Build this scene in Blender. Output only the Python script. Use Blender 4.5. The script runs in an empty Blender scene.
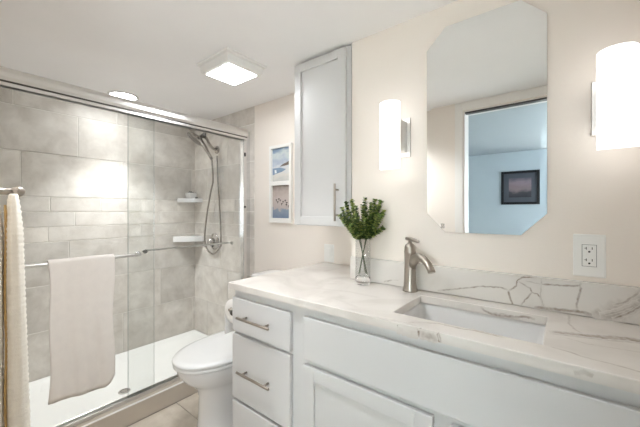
import bpy, bmesh, math, random
from mathutils import Vector, Matrix

# ------------------------------------------------------------------ camera, world, light, exposure
SC = bpy.context.scene
COL = SC.collection
PI = math.pi
random.seed(7)

cam_data = bpy.data.cameras.new('camera')
cam_data.sensor_width = 36.0
cam_data.lens = 307.0 / 640.0 * 36.0
cam_data.shift_y = -(213.5 - 211.2) / 640.0
cam_data.clip_start = 0.02
cam = bpy.data.objects.new('camera', cam_data)
COL.objects.link(cam)
cam.location = (0.0, 0.0, 1.22)
cam.rotation_euler = (PI / 2, 0, math.radians(38.35))
SC.camera = cam

SC.view_settings.view_transform = 'Standard'
SC.view_settings.look = 'None'
SC.view_settings.gamma = 1.0
SC.view_settings.use_curve_mapping = False
SC.view_settings.exposure = 1.85
SC.cycles.max_bounces = 16
SC.cycles.diffuse_bounces = 10

FAN_STRENGTH = 11.5
CAN_STRENGTH = 19.0
CAN_BEAM = 26.0
ADDED_FILL_BEAM = 14.0  # added fill lamp near the doorway, out of view
SCONCE_STRENGTH = 1.15

world = bpy.data.worlds.new('daylight')
SC.world = world
world.use_nodes = True
wn = world.node_tree
wn.nodes.clear()
bg = wn.nodes.new('ShaderNodeBackground')
sky = wn.nodes.new('ShaderNodeTexSky')
sky.sky_type = 'HOSEK_WILKIE'
sky.sun_direction = (0.3, -0.5, 0.8)
wo = wn.nodes.new('ShaderNodeOutputWorld')
wn.links.new(sky.outputs[0], bg.inputs[0])
bg.inputs[1].default_value = 0.6
wn.links.new(bg.outputs[0], wo.inputs[0])


def area_light(name, loc, rot, sx, sy, power, color):
    d = bpy.data.lights.new(name, 'AREA')
    d.shape = 'RECTANGLE'
    d.size = sx
    d.size_y = sy
    d.energy = power
    d.color = color
    o = bpy.data.objects.new(name, d)
    o.location = loc
    o.rotation_euler = rot
    COL.objects.link(o)
    return o


# cool daylight from the bedroom's side window; the far window is added fill
area_light('daylight_through_side_window', (1.86, -1.35, 1.25), (0, PI / 2, 0), 1.2, 1.3, 13.0, (0.80, 0.90, 1.0))
area_light('fill_from_added_window', (0.72, -2.49, 1.25), (PI / 2, 0, PI), 1.0, 1.3, 26.0, (1.0, 0.965, 0.92))

# ------------------------------------------------------------------ materials


def new_mat(name):
    m = bpy.data.materials.new(name)
    m.use_nodes = True
    nt = m.node_tree
    nt.nodes.clear()
    out = nt.nodes.new('ShaderNodeOutputMaterial')
    return m, nt, out


def srgb(r, g, b):
    def f(c):
        c /= 255.0
        return c / 12.92 if c <= 0.04045 else ((c + 0.055) / 1.055) ** 2.4
    return (f(r), f(g), f(b), 1.0)


def mat(name, col, rough=0.5, metal=0.0, var=0.03, nscale=8.0, bump=0.0, bscale=60.0, coat=0.0, spec=0.5, stretch=None):
    m, nt, out = new_mat(name)
    b = nt.nodes.new('ShaderNodeBsdfPrincipled')
    tc = nt.nodes.new('ShaderNodeTexCoord')
    no = nt.nodes.new('ShaderNodeTexNoise')
    no.inputs['Scale'].default_value = nscale
    no.inputs['Detail'].default_value = 4.0
    src = tc.outputs['Object']
    if stretch:
        mp = nt.nodes.new('ShaderNodeMapping')
        mp.inputs['Scale'].default_value = stretch
        nt.links.new(src, mp.inputs['Vector'])
        src = mp.outputs['Vector']
    nt.links.new(src, no.inputs['Vector'])
    mx = nt.nodes.new('ShaderNodeMix')
    mx.data_type = 'RGBA'
    mx.inputs[6].default_value = tuple(c * (1 - var) for c in col[:3]) + (1,)
    mx.inputs[7].default_value = tuple(min(1, c * (1 + var)) for c in col[:3]) + (1,)
    nt.links.new(no.outputs['Fac'], mx.inputs[0])
    nt.links.new(mx.outputs[2], b.inputs['Base Color'])
    b.inputs['Roughness'].default_value = rough
    b.inputs['Metallic'].default_value = metal
    b.inputs['Coat Weight'].default_value = coat
    b.inputs['Specular IOR Level'].default_value = spec
    if bump > 0:
        n2 = nt.nodes.new('ShaderNodeTexNoise')
        n2.inputs['Scale'].default_value = bscale
        nt.links.new(src, n2.inputs['Vector'])
        bp = nt.nodes.new('ShaderNodeBump')
        bp.inputs['Strength'].default_value = bump
        bp.inputs['Distance'].default_value = 0.004
        nt.links.new(n2.outputs['Fac'], bp.inputs['Height'])
        nt.links.new(bp.outputs['Normal'], b.inputs['Normal'])
    nt.links.new(b.outputs[0], out.inputs[0])
    return m


def emit_mat(name, col, strength):
    m, nt, out = new_mat(name)
    e = nt.nodes.new('ShaderNodeEmission')
    e.inputs[0].default_value = col
    e.inputs[1].default_value = strength
    nt.links.new(e.outputs[0], out.inputs[0])
    return m


def tile_mat(name, dark, light, rough=0.28):
    """marbled porcelain, every tile (mesh island) a little different"""
    m, nt, out = new_mat(name)
    b = nt.nodes.new('ShaderNodeBsdfPrincipled')
    tc = nt.nodes.new('ShaderNodeTexCoord')
    geo = nt.nodes.new('ShaderNodeNewGeometry')
    off = nt.nodes.new('ShaderNodeVectorMath')
    off.operation = 'ADD'
    mul = nt.nodes.new('ShaderNodeMath')
    mul.operation = 'MULTIPLY'
    mul.inputs[1].default_value = 37.0
    nt.links.new(geo.outputs['Random Per Island'], mul.inputs[0])
    nt.links.new(tc.outputs['Object'], off.inputs[0])
    nt.links.new(mul.outputs[0], off.inputs[1])
    n1 = nt.nodes.new('ShaderNodeTexNoise')
    n1.inputs['Scale'].default_value = 8.0
    n1.inputs['Detail'].default_value = 6.0
    n1.inputs['Roughness'].default_value = 0.62
    n1.inputs['Distortion'].default_value = 0.35
    nt.links.new(off.outputs[0], n1.inputs['Vector'])
    r1 = nt.nodes.new('ShaderNodeMapRange')
    r1.inputs['From Min'].default_value = 0.28
    r1.inputs['From Max'].default_value = 0.70
    nt.links.new(n1.outputs['Fac'], r1.inputs['Value'])
    mx = nt.nodes.new('ShaderNodeMix')
    mx.data_type = 'RGBA'
    mx.inputs[6].default_value = dark
    mx.inputs[7].default_value = light
    nt.links.new(r1.outputs[0], mx.inputs[0])
    hv = nt.nodes.new('ShaderNodeHueSaturation')
    vr = nt.nodes.new('ShaderNodeMapRange')
    vr.inputs['To Min'].default_value = 0.86
    vr.inputs['To Max'].default_value = 1.12
    nt.links.new(geo.outputs['Random Per Island'], vr.inputs['Value'])
    nt.links.new(vr.outputs[0], hv.inputs['Value'])
    nt.links.new(mx.outputs[2], hv.inputs['Color'])
    nt.links.new(hv.outputs[0], b.inputs['Base Color'])
    b.inputs['Roughness'].default_value = rough
    b.inputs['Specular IOR Level'].default_value = 0.35
    nt.links.new(b.outputs[0], out.inputs[0])
    return m


def quartz_mat(name, base, vein):
    """polished white quartz; the 'vein' colour attribute of the mesh carries the stone's veins"""
    m, nt, out = new_mat(name)
    b = nt.nodes.new('ShaderNodeBsdfPrincipled')
    tc = nt.nodes.new('ShaderNodeTexCoord')
    at = nt.nodes.new('ShaderNodeAttribute')
    at.attribute_name = 'vein'
    n1 = nt.nodes.new('ShaderNodeTexNoise')
    n1.inputs['Scale'].default_value = 3.2
    n1.inputs['Detail'].default_value = 5.0
    n1.inputs['Distortion'].default_value = 1.6
    nt.links.new(tc.outputs['Object'], n1.inputs['Vector'])
    r1 = nt.nodes.new('ShaderNodeMapRange')
    r1.inputs['From Min'].default_value = 0.46
    r1.inputs['From Max'].default_value = 0.72
    r1.inputs['To Max'].default_value = 0.22
    nt.links.new(n1.outputs['Fac'], r1.inputs['Value'])
    n2 = nt.nodes.new('ShaderNodeTexNoise')
    n2.inputs['Scale'].default_value = 70.0
    n2.inputs['Detail'].default_value = 3.0
    nt.links.new(tc.outputs['Object'], n2.inputs['Vector'])
    r2 = nt.nodes.new('ShaderNodeMapRange')
    r2.inputs['From Min'].default_value = 0.3
    r2.inputs['From Max'].default_value = 0.6
    r2.inputs['To Min'].default_value = 0.5
    nt.links.new(n2.outputs['Fac'], r2.inputs['Value'])
    mu = nt.nodes.new('ShaderNodeMath')
    mu.operation = 'MULTIPLY'
    nt.links.new(at.outputs['Fac'], mu.inputs[0])
    nt.links.new(r2.outputs[0], mu.inputs[1])
    ad = nt.nodes.new('ShaderNodeMath')
    ad.operation = 'MAXIMUM'
    nt.links.new(mu.outputs[0], ad.inputs[0])
    nt.links.new(r1.outputs[0], ad.inputs[1])
    mx = nt.nodes.new('ShaderNodeMix')
    mx.data_type = 'RGBA'
    mx.inputs[6].default_value = base
    mx.inputs[7].default_value = vein
    nt.links.new(ad.outputs[0], mx.inputs[0])
    nt.links.new(mx.outputs[2], b.inputs['Base Color'])
    b.inputs['Roughness'].default_value = 0.22
    nt.links.new(b.outputs[0], out.inputs[0])
    return m


def glass_mat(name, tint, f_min=0.03, f_max=0.75):
    """clear thin glass: see-through with mirror-like reflection that grows at grazing angles"""
    m, nt, out = new_mat(name)
    tr = nt.nodes.new('ShaderNodeBsdfTransparent')
    tr.inputs[0].default_value = tint
    gl = nt.nodes.new('ShaderNodeBsdfGlossy')
    gl.inputs['Roughness'].default_value = 0.0
    fr = nt.nodes.new('ShaderNodeFresnel')
    fr.inputs['IOR'].default_value = 1.42
    mp = nt.nodes.new('ShaderNodeMapRange')
    mp.inputs['To Min'].default_value = f_min * 0.3
    mp.inputs['To Max'].default_value = f_max
    nt.links.new(fr.outputs[0], mp.inputs['Value'])
    mx = nt.nodes.new('ShaderNodeMixShader')
    nt.links.new(mp.outputs[0], mx.inputs[0])
    nt.links.new(tr.outputs[0], mx.inputs[1])
    nt.links.new(gl.outputs[0], mx.inputs[2])
    nt.links.new(mx.outputs[0], out.inputs[0])
    return m


M = {}
M['paint'] = mat('cream_wall_paint', (0.83, 0.765, 0.70, 1), 0.6, var=0.012, bump=0.08, bscale=120)
M['ceiling'] = mat('white_ceiling_paint', (0.92, 0.915, 0.915, 1), 0.75, var=0.015, bump=0.08, bscale=90)
M['trim'] = mat('white_trim_paint', (0.82, 0.80, 0.77, 1), 0.4, var=0.01)
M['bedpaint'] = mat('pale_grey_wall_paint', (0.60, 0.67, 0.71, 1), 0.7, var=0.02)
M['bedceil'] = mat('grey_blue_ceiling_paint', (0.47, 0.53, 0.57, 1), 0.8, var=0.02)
M['carpet'] = mat('beige_carpet', (0.42, 0.38, 0.33, 1), 0.95, var=0.12, nscale=60, bump=0.5, bscale=300)
M['cab'] = mat('pale_grey_cabinet_lacquer', (0.605, 0.60, 0.595, 1), 0.42, var=0.01)
M['cabdark'] = mat('toe_kick_paint', (0.35, 0.35, 0.34, 1), 0.6, var=0.03)
M['nickel'] = mat('brushed_nickel', (0.40, 0.36, 0.315, 1), 0.33, 1.0, var=0.06, nscale=40)
M['plate_nickel'] = mat('satin_nickel_plate', (0.62, 0.60, 0.57, 1), 0.35, 1.0, var=0.03, nscale=30)
M['chrome'] = mat('polished_chrome', (0.78, 0.78, 0.78, 1), 0.10, 1.0, var=0.02)
M['brushed'] = mat('brushed_aluminium', (0.74, 0.73, 0.71, 1), 0.30, 1.0, var=0.03, nscale=20)
M['shower_nickel'] = mat('satin_nickel_shower_fitting', (0.36, 0.33, 0.30, 1), 0.26, 1.0, var=0.05, nscale=30)
M['shower_chrome'] = mat('darkish_chrome', (0.55, 0.54, 0.53, 1), 0.14, 1.0, var=0.03)
M['darkmetal'] = mat('dark_metal', (0.10, 0.095, 0.09, 1), 0.35, 0.8, var=0.05)
M['porcelain'] = mat('white_porcelain', (0.75, 0.74, 0.73, 1), 0.12, var=0.006, coat=0.3)
M['acrylic'] = mat('white_acrylic', (0.84, 0.83, 0.80, 1), 0.28, var=0.01)
M['seat'] = mat('white_seat_plastic', (0.76, 0.76, 0.75, 1), 0.22, var=0.006)
M['plastic'] = mat('white_plastic', (0.83, 0.82, 0.79, 1), 0.35, var=0.006)
M['slot'] = mat('dark_slot', (0.03, 0.03, 0.03, 1), 0.6, var=0.1)
M['tile'] = tile_mat('greige_porcelain_tile', (0.53, 0.485, 0.435, 1), (0.76, 0.72, 0.67, 1), 0.38)
M['floortile'] = tile_mat('beige_floor_tile', (0.48, 0.42, 0.345, 1), (0.68, 0.62, 0.54, 1), 0.35)
M['grout'] = mat('pale_grout', (0.82, 0.79, 0.74, 1), 0.8, var=0.06, nscale=40)
M['fgrout'] = mat('grey_floor_grout', (0.30, 0.27, 0.235, 1), 0.85, var=0.06, nscale=40)
M['curb'] = mat('beige_curb_tile', (0.50, 0.44, 0.37, 1), 0.35, var=0.08, nscale=6)
M['quartz'] = quartz_mat('veined_white_quartz', (0.70, 0.665, 0.625, 1), (0.20, 0.145, 0.105, 1))
M['towel'] = mat('off_white_terry', (0.76, 0.72, 0.68, 1), 0.95, var=0.05, nscale=30, bump=0.5, bscale=350, spec=0.1)
M['waffle'] = mat('ivory_waffle_cotton', (0.82, 0.78, 0.70, 1), 0.95, var=0.05, nscale=40, bump=0.3, bscale=300, spec=0.1)
M['foldshade'] = mat('ochre_fold_shade', (0.46, 0.30, 0.12, 1), 0.85, var=0.2, nscale=50)  # warm shade of the towel fold, put into the colour
M['paper'] = mat('white_tissue_paper', (0.85, 0.83, 0.80, 1), 0.95, var=0.02, bump=0.2, bscale=200)
M['board'] = mat('dark_cardboard_core', (0.09, 0.075, 0.065, 1), 0.9, var=0.1)
M['stem'] = mat('green_stem', (0.055, 0.09, 0.03, 1), 0.6, var=0.2)
M['glass'] = glass_mat('clear_shower_glass', (0.982, 0.99, 0.985, 1))
M['glassedge'] = mat('grey_green_glass_edge', (0.40, 0.43, 0.41, 1), 0.2, var=0.05)
M['vaseglass'] = None
M['frame_white'] = mat('white_frame_paint', (0.84, 0.82, 0.79, 1), 0.45, var=0.01)
M['frame_black'] = mat('black_frame_wood', (0.012, 0.012, 0.014, 1), 0.35, var=0.1)
M['mat_board'] = mat('grey_mat_board', (0.11, 0.12, 0.14, 1), 0.8, var=0.05)
M['fan_panel'] = emit_mat('lit_fan_light_panel', (0.945, 0.975, 1.0, 1), FAN_STRENGTH)
M['can_panel'] = emit_mat('lit_can_lens', (0.945, 0.975, 1.0, 1), CAN_STRENGTH)
M['sconce'] = emit_mat('lit_opal_glass', (1.0, 0.99, 0.975, 1), SCONCE_STRENGTH)
M['clearplastic'] = glass_mat('clear_acrylic_rim', (0.90, 0.90, 0.90, 1), 0.1, 0.6)


def mirror_mat():
    m, nt, out = new_mat('mirror_silvering')
    g = nt.nodes.new('ShaderNodeBsdfGlossy')
    g.inputs[0].default_value = (0.90, 0.91, 0.90, 1)
    g.inputs['Roughness'].default_value = 0.0
    nt.links.new(g.outputs[0], out.inputs[0])
    return m


M['mirror'] = mirror_mat()


def real_glass():
    m, nt, out = new_mat('clear_vase_glass')
    tr = nt.nodes.new('ShaderNodeBsdfTransparent')
    tr.inputs[0].default_value = (0.955, 0.962, 0.955, 1)
    gl = nt.nodes.new('ShaderNodeBsdfGlossy')
    gl.inputs['Roughness'].default_value = 0.02
    lw = nt.nodes.new('ShaderNodeLayerWeight')
    lw.inputs['Blend'].default_value = 0.25
    mp = nt.nodes.new('ShaderNodeMapRange')
    mp.inputs['To Min'].default_value = 0.03
    mp.inputs['To Max'].default_value = 0.5
    nt.links.new(lw.outputs['Facing'], mp.inputs['Value'])
    mx = nt.nodes.new('ShaderNodeMixShader')
    nt.links.new(mp.outputs[0], mx.inputs[0])
    nt.links.new(tr.outputs[0], mx.inputs[1])
    nt.links.new(gl.outputs[0], mx.inputs[2])
    nt.links.new(mx.outputs[0], out.inputs[0])
    return m


M['vaseglass'] = real_glass()
_m, _nt, _out = new_mat('thick_glass_foot')
_g = _nt.nodes.new('ShaderNodeBsdfGlass')
_g.inputs['IOR'].default_value = 1.45
_g.inputs['Roughness'].default_value = 0.05
_nt.links.new(_g.outputs[0], _out.inputs[0])
M['thickglass'] = _m


def leaf_mat():
    m, nt, out = new_mat('glossy_green_leaf')
    b = nt.nodes.new('ShaderNodeBsdfPrincipled')
    geo = nt.nodes.new('ShaderNodeNewGeometry')
    cr = nt.nodes.new('ShaderNodeValToRGB')
    cr.color_ramp.elements[0].color = (0.035, 0.080, 0.020, 1)
    cr.color_ramp.elements[1].color = (0.52, 0.56, 0.18, 1)
    e = cr.color_ramp.elements.new(0.55)
    e.color = (0.16, 0.25, 0.055, 1)
    nt.links.new(geo.outputs['Random Per Island'], cr.inputs[0])
    nt.links.new(cr.outputs[0], b.inputs['Base Color'])
    b.inputs['Roughness'].default_value = 0.45
    nt.links.new(b.outputs[0], out.inputs[0])
    return m


M['leaf'] = leaf_mat()


def picture_mat(name, stops, axis_scale, noise_amt, zmin, zmax, nscale=14):
    """a printed beach scene: colour bands over the picture's own height, roughened with noise"""
    m, nt, out = new_mat(name)
    b = nt.nodes.new('ShaderNodeBsdfPrincipled')
    tc = nt.nodes.new('ShaderNodeTexCoord')
    sp = nt.nodes.new('ShaderNodeSeparateXYZ')
    nt.links.new(tc.outputs['Object'], sp.inputs[0])
    no = nt.nodes.new('ShaderNodeTexNoise')
    no.inputs['Scale'].default_value = nscale
    no.inputs['Detail'].default_value = 5
    mp0 = nt.nodes.new('ShaderNodeMapping')
    mp0.inputs['Scale'].default_value = axis_scale
    nt.links.new(tc.outputs['Object'], mp0.inputs[0])
    nt.links.new(mp0.outputs[0], no.inputs['Vector'])
    mr = nt.nodes.new('ShaderNodeMapRange')
    mr.inputs['From Min'].default_value = zmin
    mr.inputs['From Max'].default_value = zmax
    nt.links.new(sp.outputs['Z'], mr.inputs['Value'])
    ma = nt.nodes.new('ShaderNodeMath')
    ma.operation = 'MULTIPLY_ADD'
    ma.inputs[1].default_value = noise_amt
    sb = nt.nodes.new('ShaderNodeMath')
    sb.operation = 'SUBTRACT'
    sb.inputs[1].default_value = 0.5
    nt.links.new(no.outputs['Fac'], sb.inputs[0])
    nt.links.new(sb.outputs[0], ma.inputs[0])
    nt.links.new(mr.outputs[0], ma.inputs[2])
    cr = nt.nodes.new('ShaderNodeValToRGB')
    cr.color_ramp.elements[0].position = stops[0][0]
    cr.color_ramp.elements[0].color = stops[0][1]
    cr.color_ramp.elements[1].position = stops[-1][0]
    cr.color_ramp.elements[1].color = stops[-1][1]
    for p, c in stops[1:-1]:
        e = cr.color_ramp.elements.new(p)
        e.color = c
    nt.links.new(ma.outputs[0], cr.inputs[0])
    nt.links.new(cr.outputs[0], b.inputs['Base Color'])
    b.inputs['Roughness'].default_value = 0.35
    nt.links.new(b.outputs[0], out.inputs[0])
    return m


# ------------------------------------------------------------------ mesh helpers

class MB:
    """collects shapes and links them as ONE mesh object"""

    def __init__(self):
        self.bm = bmesh.new()

    def _mark(self, faces, mi, smooth=False):
        for f in faces:
            f.material_index = mi
            f.smooth = smooth

    def box(self, lo, hi, bevel=0.0, mi=0, seg=2):
        bm = self.bm
        x0, y0, z0 = lo
        x1, y1, z1 = hi
        vs = [bm.verts.new(p) for p in ((x0, y0, z0), (x1, y0, z0), (x1, y1, z0), (x0, y1, z0),
                                        (x0, y0, z1), (x1, y0, z1), (x1, y1, z1), (x0, y1, z1))]
        fs = [bm.faces.new([vs[i] for i in q]) for q in ((3, 2, 1, 0), (4, 5, 6, 7), (0, 1, 5, 4), (1, 2, 6, 5), (2, 3, 7, 6), (3, 0, 4, 7))]
        self._mark(fs, mi)
        if bevel > 0:
            es = list({e for f in fs for e in f.edges})
            r = bmesh.ops.bevel(bm, geom=es, offset=bevel, segments=seg, profile=0.5, affect='EDGES', clamp_overlap=True)
            self._mark(r['faces'], mi, False)
        return self

    def loft(self, rings, mi=0, cap0=True, cap1=True, smooth=True, closed=False):
        bm = self.bm
        vr = [[bm.verts.new(p) for p in ring] for ring in rings]
        n = len(rings[0])
        fs = []
        m = len(vr)
        for i in range(m if closed else m - 1):
            a, b = vr[i], vr[(i + 1) % m]
            for j in range(n):
                k = (j + 1) % n
                fs.append(bm.faces.new((a[j], a[k], b[k], b[j])))
        self._mark(fs, mi, smooth)
        caps = []
        if not closed:
            if cap0:
                caps.append(bm.faces.new(list(reversed(vr[0]))))
            if cap1:
                caps.append(bm.faces.new(vr[-1]))
        self._mark(caps, mi, False)
        return self

    def tube(self, pts, r, n=12, mi=0, caps=True):
        """round bar along a polyline; r is one radius or one per point"""
        pts = [Vector(p) for p in pts]
        rs = r if isinstance(r, (list, tuple)) else [r] * len(pts)
        rings = []
        prev = None
        for i, p in enumerate(pts):
            if i == 0:
                t = pts[1] - pts[0]
            elif i == len(pts) - 1:
                t = pts[-1] - pts[-2]
            else:
                t = (pts[i + 1] - p).normalized() + (p - pts[i - 1]).normalized()
            t.normalize()
            if prev is None:
                a = Vector((0, 0, 1)) if abs(t.z) < 0.9 else Vector((1, 0, 0))
                u = t.cross(a).normalized()
            else:
                u = (prev - t * prev.dot(t)).normalized()
            prev = u
            v = t.cross(u)
            rings.append([p + (u * math.cos(2 * PI * k / n) + v * math.sin(2 * PI * k / n)) * rs[i] for k in range(n)])
        return self.loft(rings, mi, caps, caps, True)

    def lathe(self, prof, centre, axis=(0, 0, 1), n=28, mi=0, caps=True):
        """prof: list of (radius, height along axis)"""
        ax = Vector(axis).normalized()
        a = Vector((0, 0, 1)) if abs(ax.z) < 0.9 else Vector((1, 0, 0))
        u = ax.cross(a).normalized()
        v = ax.cross(u)
        c = Vector(centre)
        rings = [[c + ax * h + (u * math.cos(2 * PI * k / n) + v * math.sin(2 * PI * k / n)) * max(r, 1e-5) for k in range(n)] for r, h in prof]
        return self.loft(rings, mi, caps, caps, True)

    def prism(self, pts2, fn, d0, d1, mi=0):
        """polygon pts2 swept between two depths; fn(a, b, d) -> xyz"""
        bm = self.bm
        A = [bm.verts.new(fn(a, b, d0)) for a, b in pts2]
        B = [bm.verts.new(fn(a, b, d1)) for a, b in pts2]
        n = len(pts2)
        fs = [bm.faces.new(A), bm.faces.new(list(reversed(B)))]
        for i in range(n):
            k = (i + 1) % n
            fs.append(bm.faces.new((A[k], A[i], B[i], B[k])))
        self._mark(fs, mi)
        return self

    def poly(self, pts, mi=0, smooth=False):
        f = self.bm.faces.new([self.bm.verts.new(p) for p in pts])
        self._mark([f], mi, smooth)
        return self

    def build(self, name, mats, parent=None, fix=True, origin=None):
        me = bpy.data.meshes.new(name)
        if fix:
            bmesh.ops.recalc_face_normals(self.bm, faces=self.bm.faces[:])
        self.bm.to_mesh(me)
        self.bm.free()
        for m in (mats if isinstance(mats, (list, tuple)) else [mats]):
            me.materials.append(m)
        o = bpy.data.objects.new(name, me)
        COL.objects.link(o)
        if parent is not None:
            o.parent = parent
            # geometry is written in world coordinates; the parent sits at its own base
            w = Vector((0, 0, 0))
            q = parent
            while q is not None:
                w += Vector(q.location)
                q = q.parent
            me.transform(Matrix.Translation(-w))
        elif origin is not None:
            me.transform(Matrix.Translation(-Vector(origin)))
            o.location = origin
        return o


def bevel_mod(o, w, seg=2, angle=35):
    b = o.modifiers.new('bevel', 'BEVEL')
    b.width = w
    b.segments = seg
    b.limit_method = 'ANGLE'
    b.angle_limit = math.radians(angle)
    return o


def tag(o, label, cat, group=None):
    o['label'] = label
    o['category'] = cat
    if group:
        o['group'] = group
    return o


def thing(name, label, cat, loc, group=None):
    o = bpy.data.objects.new(name, None)
    o.empty_display_size = 0.05
    o.location = loc
    COL.objects.link(o)
    return tag(o, label, cat, group)


def struct(o):
    o['kind'] = 'structure'
    return o


def catmull(c, n=8):
    c = [Vector(p) for p in c]
    out = []
    for i in range(len(c) - 1):
        p0, p1, p2, p3 = c[max(i - 1, 0)], c[i], c[i + 1], c[min(i + 2, len(c) - 1)]
        for k in range(n):
            s = k / n
            out.append(0.5 * ((2 * p1) + (p2 - p0) * s + (2 * p0 - 5 * p1 + 4 * p2 - p3) * s * s + (3 * p1 - p0 - 3 * p2 + p3) * s ** 3))
    out.append(c[-1])
    return out


def copy_tree(o, parent=None):
    c = o.copy()
    COL.objects.link(c)
    if parent is not None:
        c.parent = parent
    for ch in list(o.children):
        copy_tree(ch, c)
    return c


# ------------------------------------------------------------------ dimensions (metres)
CEIL = 2.06
YV = 1.30        # vanity wall
YR = 1.60        # wall of the toilet recess and shower head wall
XJ = -0.825      # where the vanity wall steps back
XB = -2.83       # tiled back wall of the shower
XC = -1.935      # outer face of the shower curb
XR = 0.32        # right hand wall
YO = 0.045       # wall with the door opening, inner face
YO2 = -0.075
DX0, DX1, DZ = -0.60, 0.20, 1.99
BX0, BX1, BY = -2.6, 1.9, -2.53
T = 0.12

# ------------------------------------------------------------------ room shell


def wall(name, lo, hi, m):
    return struct(MB().box(lo, hi).build(name, m))


wall('ceiling', (XB - T, YO2 + 0.06, CEIL), (BX1 + T, YR + T, CEIL + T), M['ceiling'])
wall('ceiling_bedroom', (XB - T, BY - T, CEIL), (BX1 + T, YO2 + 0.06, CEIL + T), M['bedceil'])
wall('wall_vanity', (XJ, YV, 0), (XR + T, YR + T, CEIL), M['paint'])
wall('wall_recess', (XC, YR, 0), (XJ, YR + T, CEIL), M['paint'])
wall('wall_right', (XR, YO2, 0), (XR + T, YV, CEIL), M['paint'])

mb = MB()
mb.box((XC, YO2, 0), (DX0, YO, CEIL))
mb.box((DX1, YO2, 0), (XR, YO, CEIL))
mb.box((DX0, YO2, DZ), (DX1, YO, CEIL))
struct(mb.build('wall_front', M['paint']))

mb = MB()     # white casing and jamb lining round the door opening
for y0, y1 in ((YO, YO + 0.010), (YO2 - 0.010, YO2)):
    mb.box((DX0 - 0.062, y0, 0), (DX0 - 0.004, y1, CEIL - 0.002), 0.003)
    mb.box((DX1 + 0.004, y0, 0), (DX1 + 0.062, y1, CEIL - 0.002), 0.003)
    mb.box((DX0 - 0.004, y0, DZ + 0.004), (DX1 + 0.004, y1, CEIL - 0.002), 0.003)
mb.box((DX0, YO2, 0), (DX0 + 0.008, YO, DZ))
mb.box((DX1 - 0.008, YO2, 0), (DX1, YO, DZ))
mb.box((DX0, YO2, DZ - 0.008), (DX1, YO, DZ))
trim1 = struct(mb.build('trim_1', M['trim']))
MB().box((DX0 + 0.008, YO - 0.045, DZ - 0.020), (DX1 - 0.008, YO - 0.002, DZ - 0.0082), 0.001).build('head_gap_shadow', M['darkmetal'], trim1)  # dark strip standing in for the shadow gap under the door head

# bedroom beyond the door (seen in the mirror)
wall('floor_bedroom', (BX0 - T, BY - T, -0.08), (BX1 + T, YO, 0.0), M['carpet'])
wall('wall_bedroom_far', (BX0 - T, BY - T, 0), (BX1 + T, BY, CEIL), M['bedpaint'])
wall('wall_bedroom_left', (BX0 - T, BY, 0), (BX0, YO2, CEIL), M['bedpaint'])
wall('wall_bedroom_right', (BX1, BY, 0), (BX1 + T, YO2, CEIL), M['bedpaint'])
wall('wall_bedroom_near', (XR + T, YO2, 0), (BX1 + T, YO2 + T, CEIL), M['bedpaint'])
for nm, lo, hi in (('baseboard_right', (XR - 0.012, YO, 0), (XR, 0.86, 0.09)),
                   ('baseboard_recess', (XC, YR - 0.012, 0), (-1.24, YR, 0.09)),
                   ('baseboard_front', (XC + 0.001, YO, 0), (DX0 - 0.064, YO + 0.010, 0.09)),
                   ('baseboard_bedroom', (BX0, BY, 0), (BX1, BY + 0.012, 0.10))):
    struct(MB().box(lo, hi, 0.003).build(nm, M['trim']))


# --- tiles: one real slab per tile on a grout bed
def tiles(mb, rows, plane, a0, a1, g=0.0022, th=0.0035, mi=0):
    """rows: (z0, z1, length, a joint position); plane(a, z, d) -> xyz"""
    bm = mb.bm
    for z0, z1, L, j in rows:
        a = j - math.ceil((j - a0) / L) * L
        while a < a1:
            p, q = max(a, a0), min(a + L, a1)
            if q - p > 0.012:
                pts = [(p + g, z0 + g), (q - g, z0 + g), (q - g, z1 - g), (p + g, z1 - g)]
                b = 0.0012
                ins = [(p + g + b, z0 + g + b), (q - g - b, z0 + g + b), (q - g - b, z1 - g - b), (p + g + b, z1 - g - b)]
                A = [bm.verts.new(plane(u, v, 0.0005)) for u, v in pts]
                B = [bm.verts.new(plane(u, v, th - b)) for u, v in pts]
                C = [bm.verts.new(plane(u, v, th)) for u, v in ins]
                fs = [bm.faces.new(C)]
                for i in range(4):
                    k = (i + 1) % 4
                    fs.append(bm.faces.new((A[i], A[k], B[k], B[i])))
                    fs.append(bm.faces.new((B[i], B[k], C[k], C[i])))
                for f in fs:
                    f.material_index = mi
            a += L


ROWS = [(0.055, 0.386, 0.60, 0.972), (0.386, 0.702, 0.60, 1.27), (0.702, 1.004, 0.60, 0.62),
        (1.004, 1.110, 0.60, 0.505), (1.110, 1.217, 0.60, 0.656), (1.217, 1.321, 0.30, 0.515),
        (1.321, 1.622, 0.60, 0.366), (1.622, 1.921, 0.546, 0.674), (1.921, CEIL, 0.60, 0.93)]

mb = MB()
mb.box((XB - T, YO2, 0), (XB, YR + T, CEIL), mi=1)
tiles(mb, ROWS, lambda a, z, d: (XB + d, a, z), YO, YR)
struct(mb.build('wall_shower_back', [M['tile'], M['grout']]))

HROWS = [(z0, z1, 0.60 if z1 - z0 > 0.13 else 0.30, -2.60 + 0.21 * (i % 2) + 0.1 * (i % 3)) for i, (z0, z1, L, j) in enumerate(ROWS)]
mb = MB()
mb.box((XB, YR, 0), (XC, YR + T, CEIL), mi=1)
tiles(mb, HROWS, lambda a, z, d: (a, YR - d, z), XB, XC + 0.004)
struct(mb.build('wall_shower_head_end', [M['tile'], M['grout']]))

mb = MB()
mb.box((XB, YO2, 0), (XC, YO, CEIL), mi=1)
tiles(mb, HROWS, lambda a, z, d: (a, YO + d, z), XB, XC + 0.004)
struct(mb.build('wall_shower_near_end', [M['tile'], M['grout']]))

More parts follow.
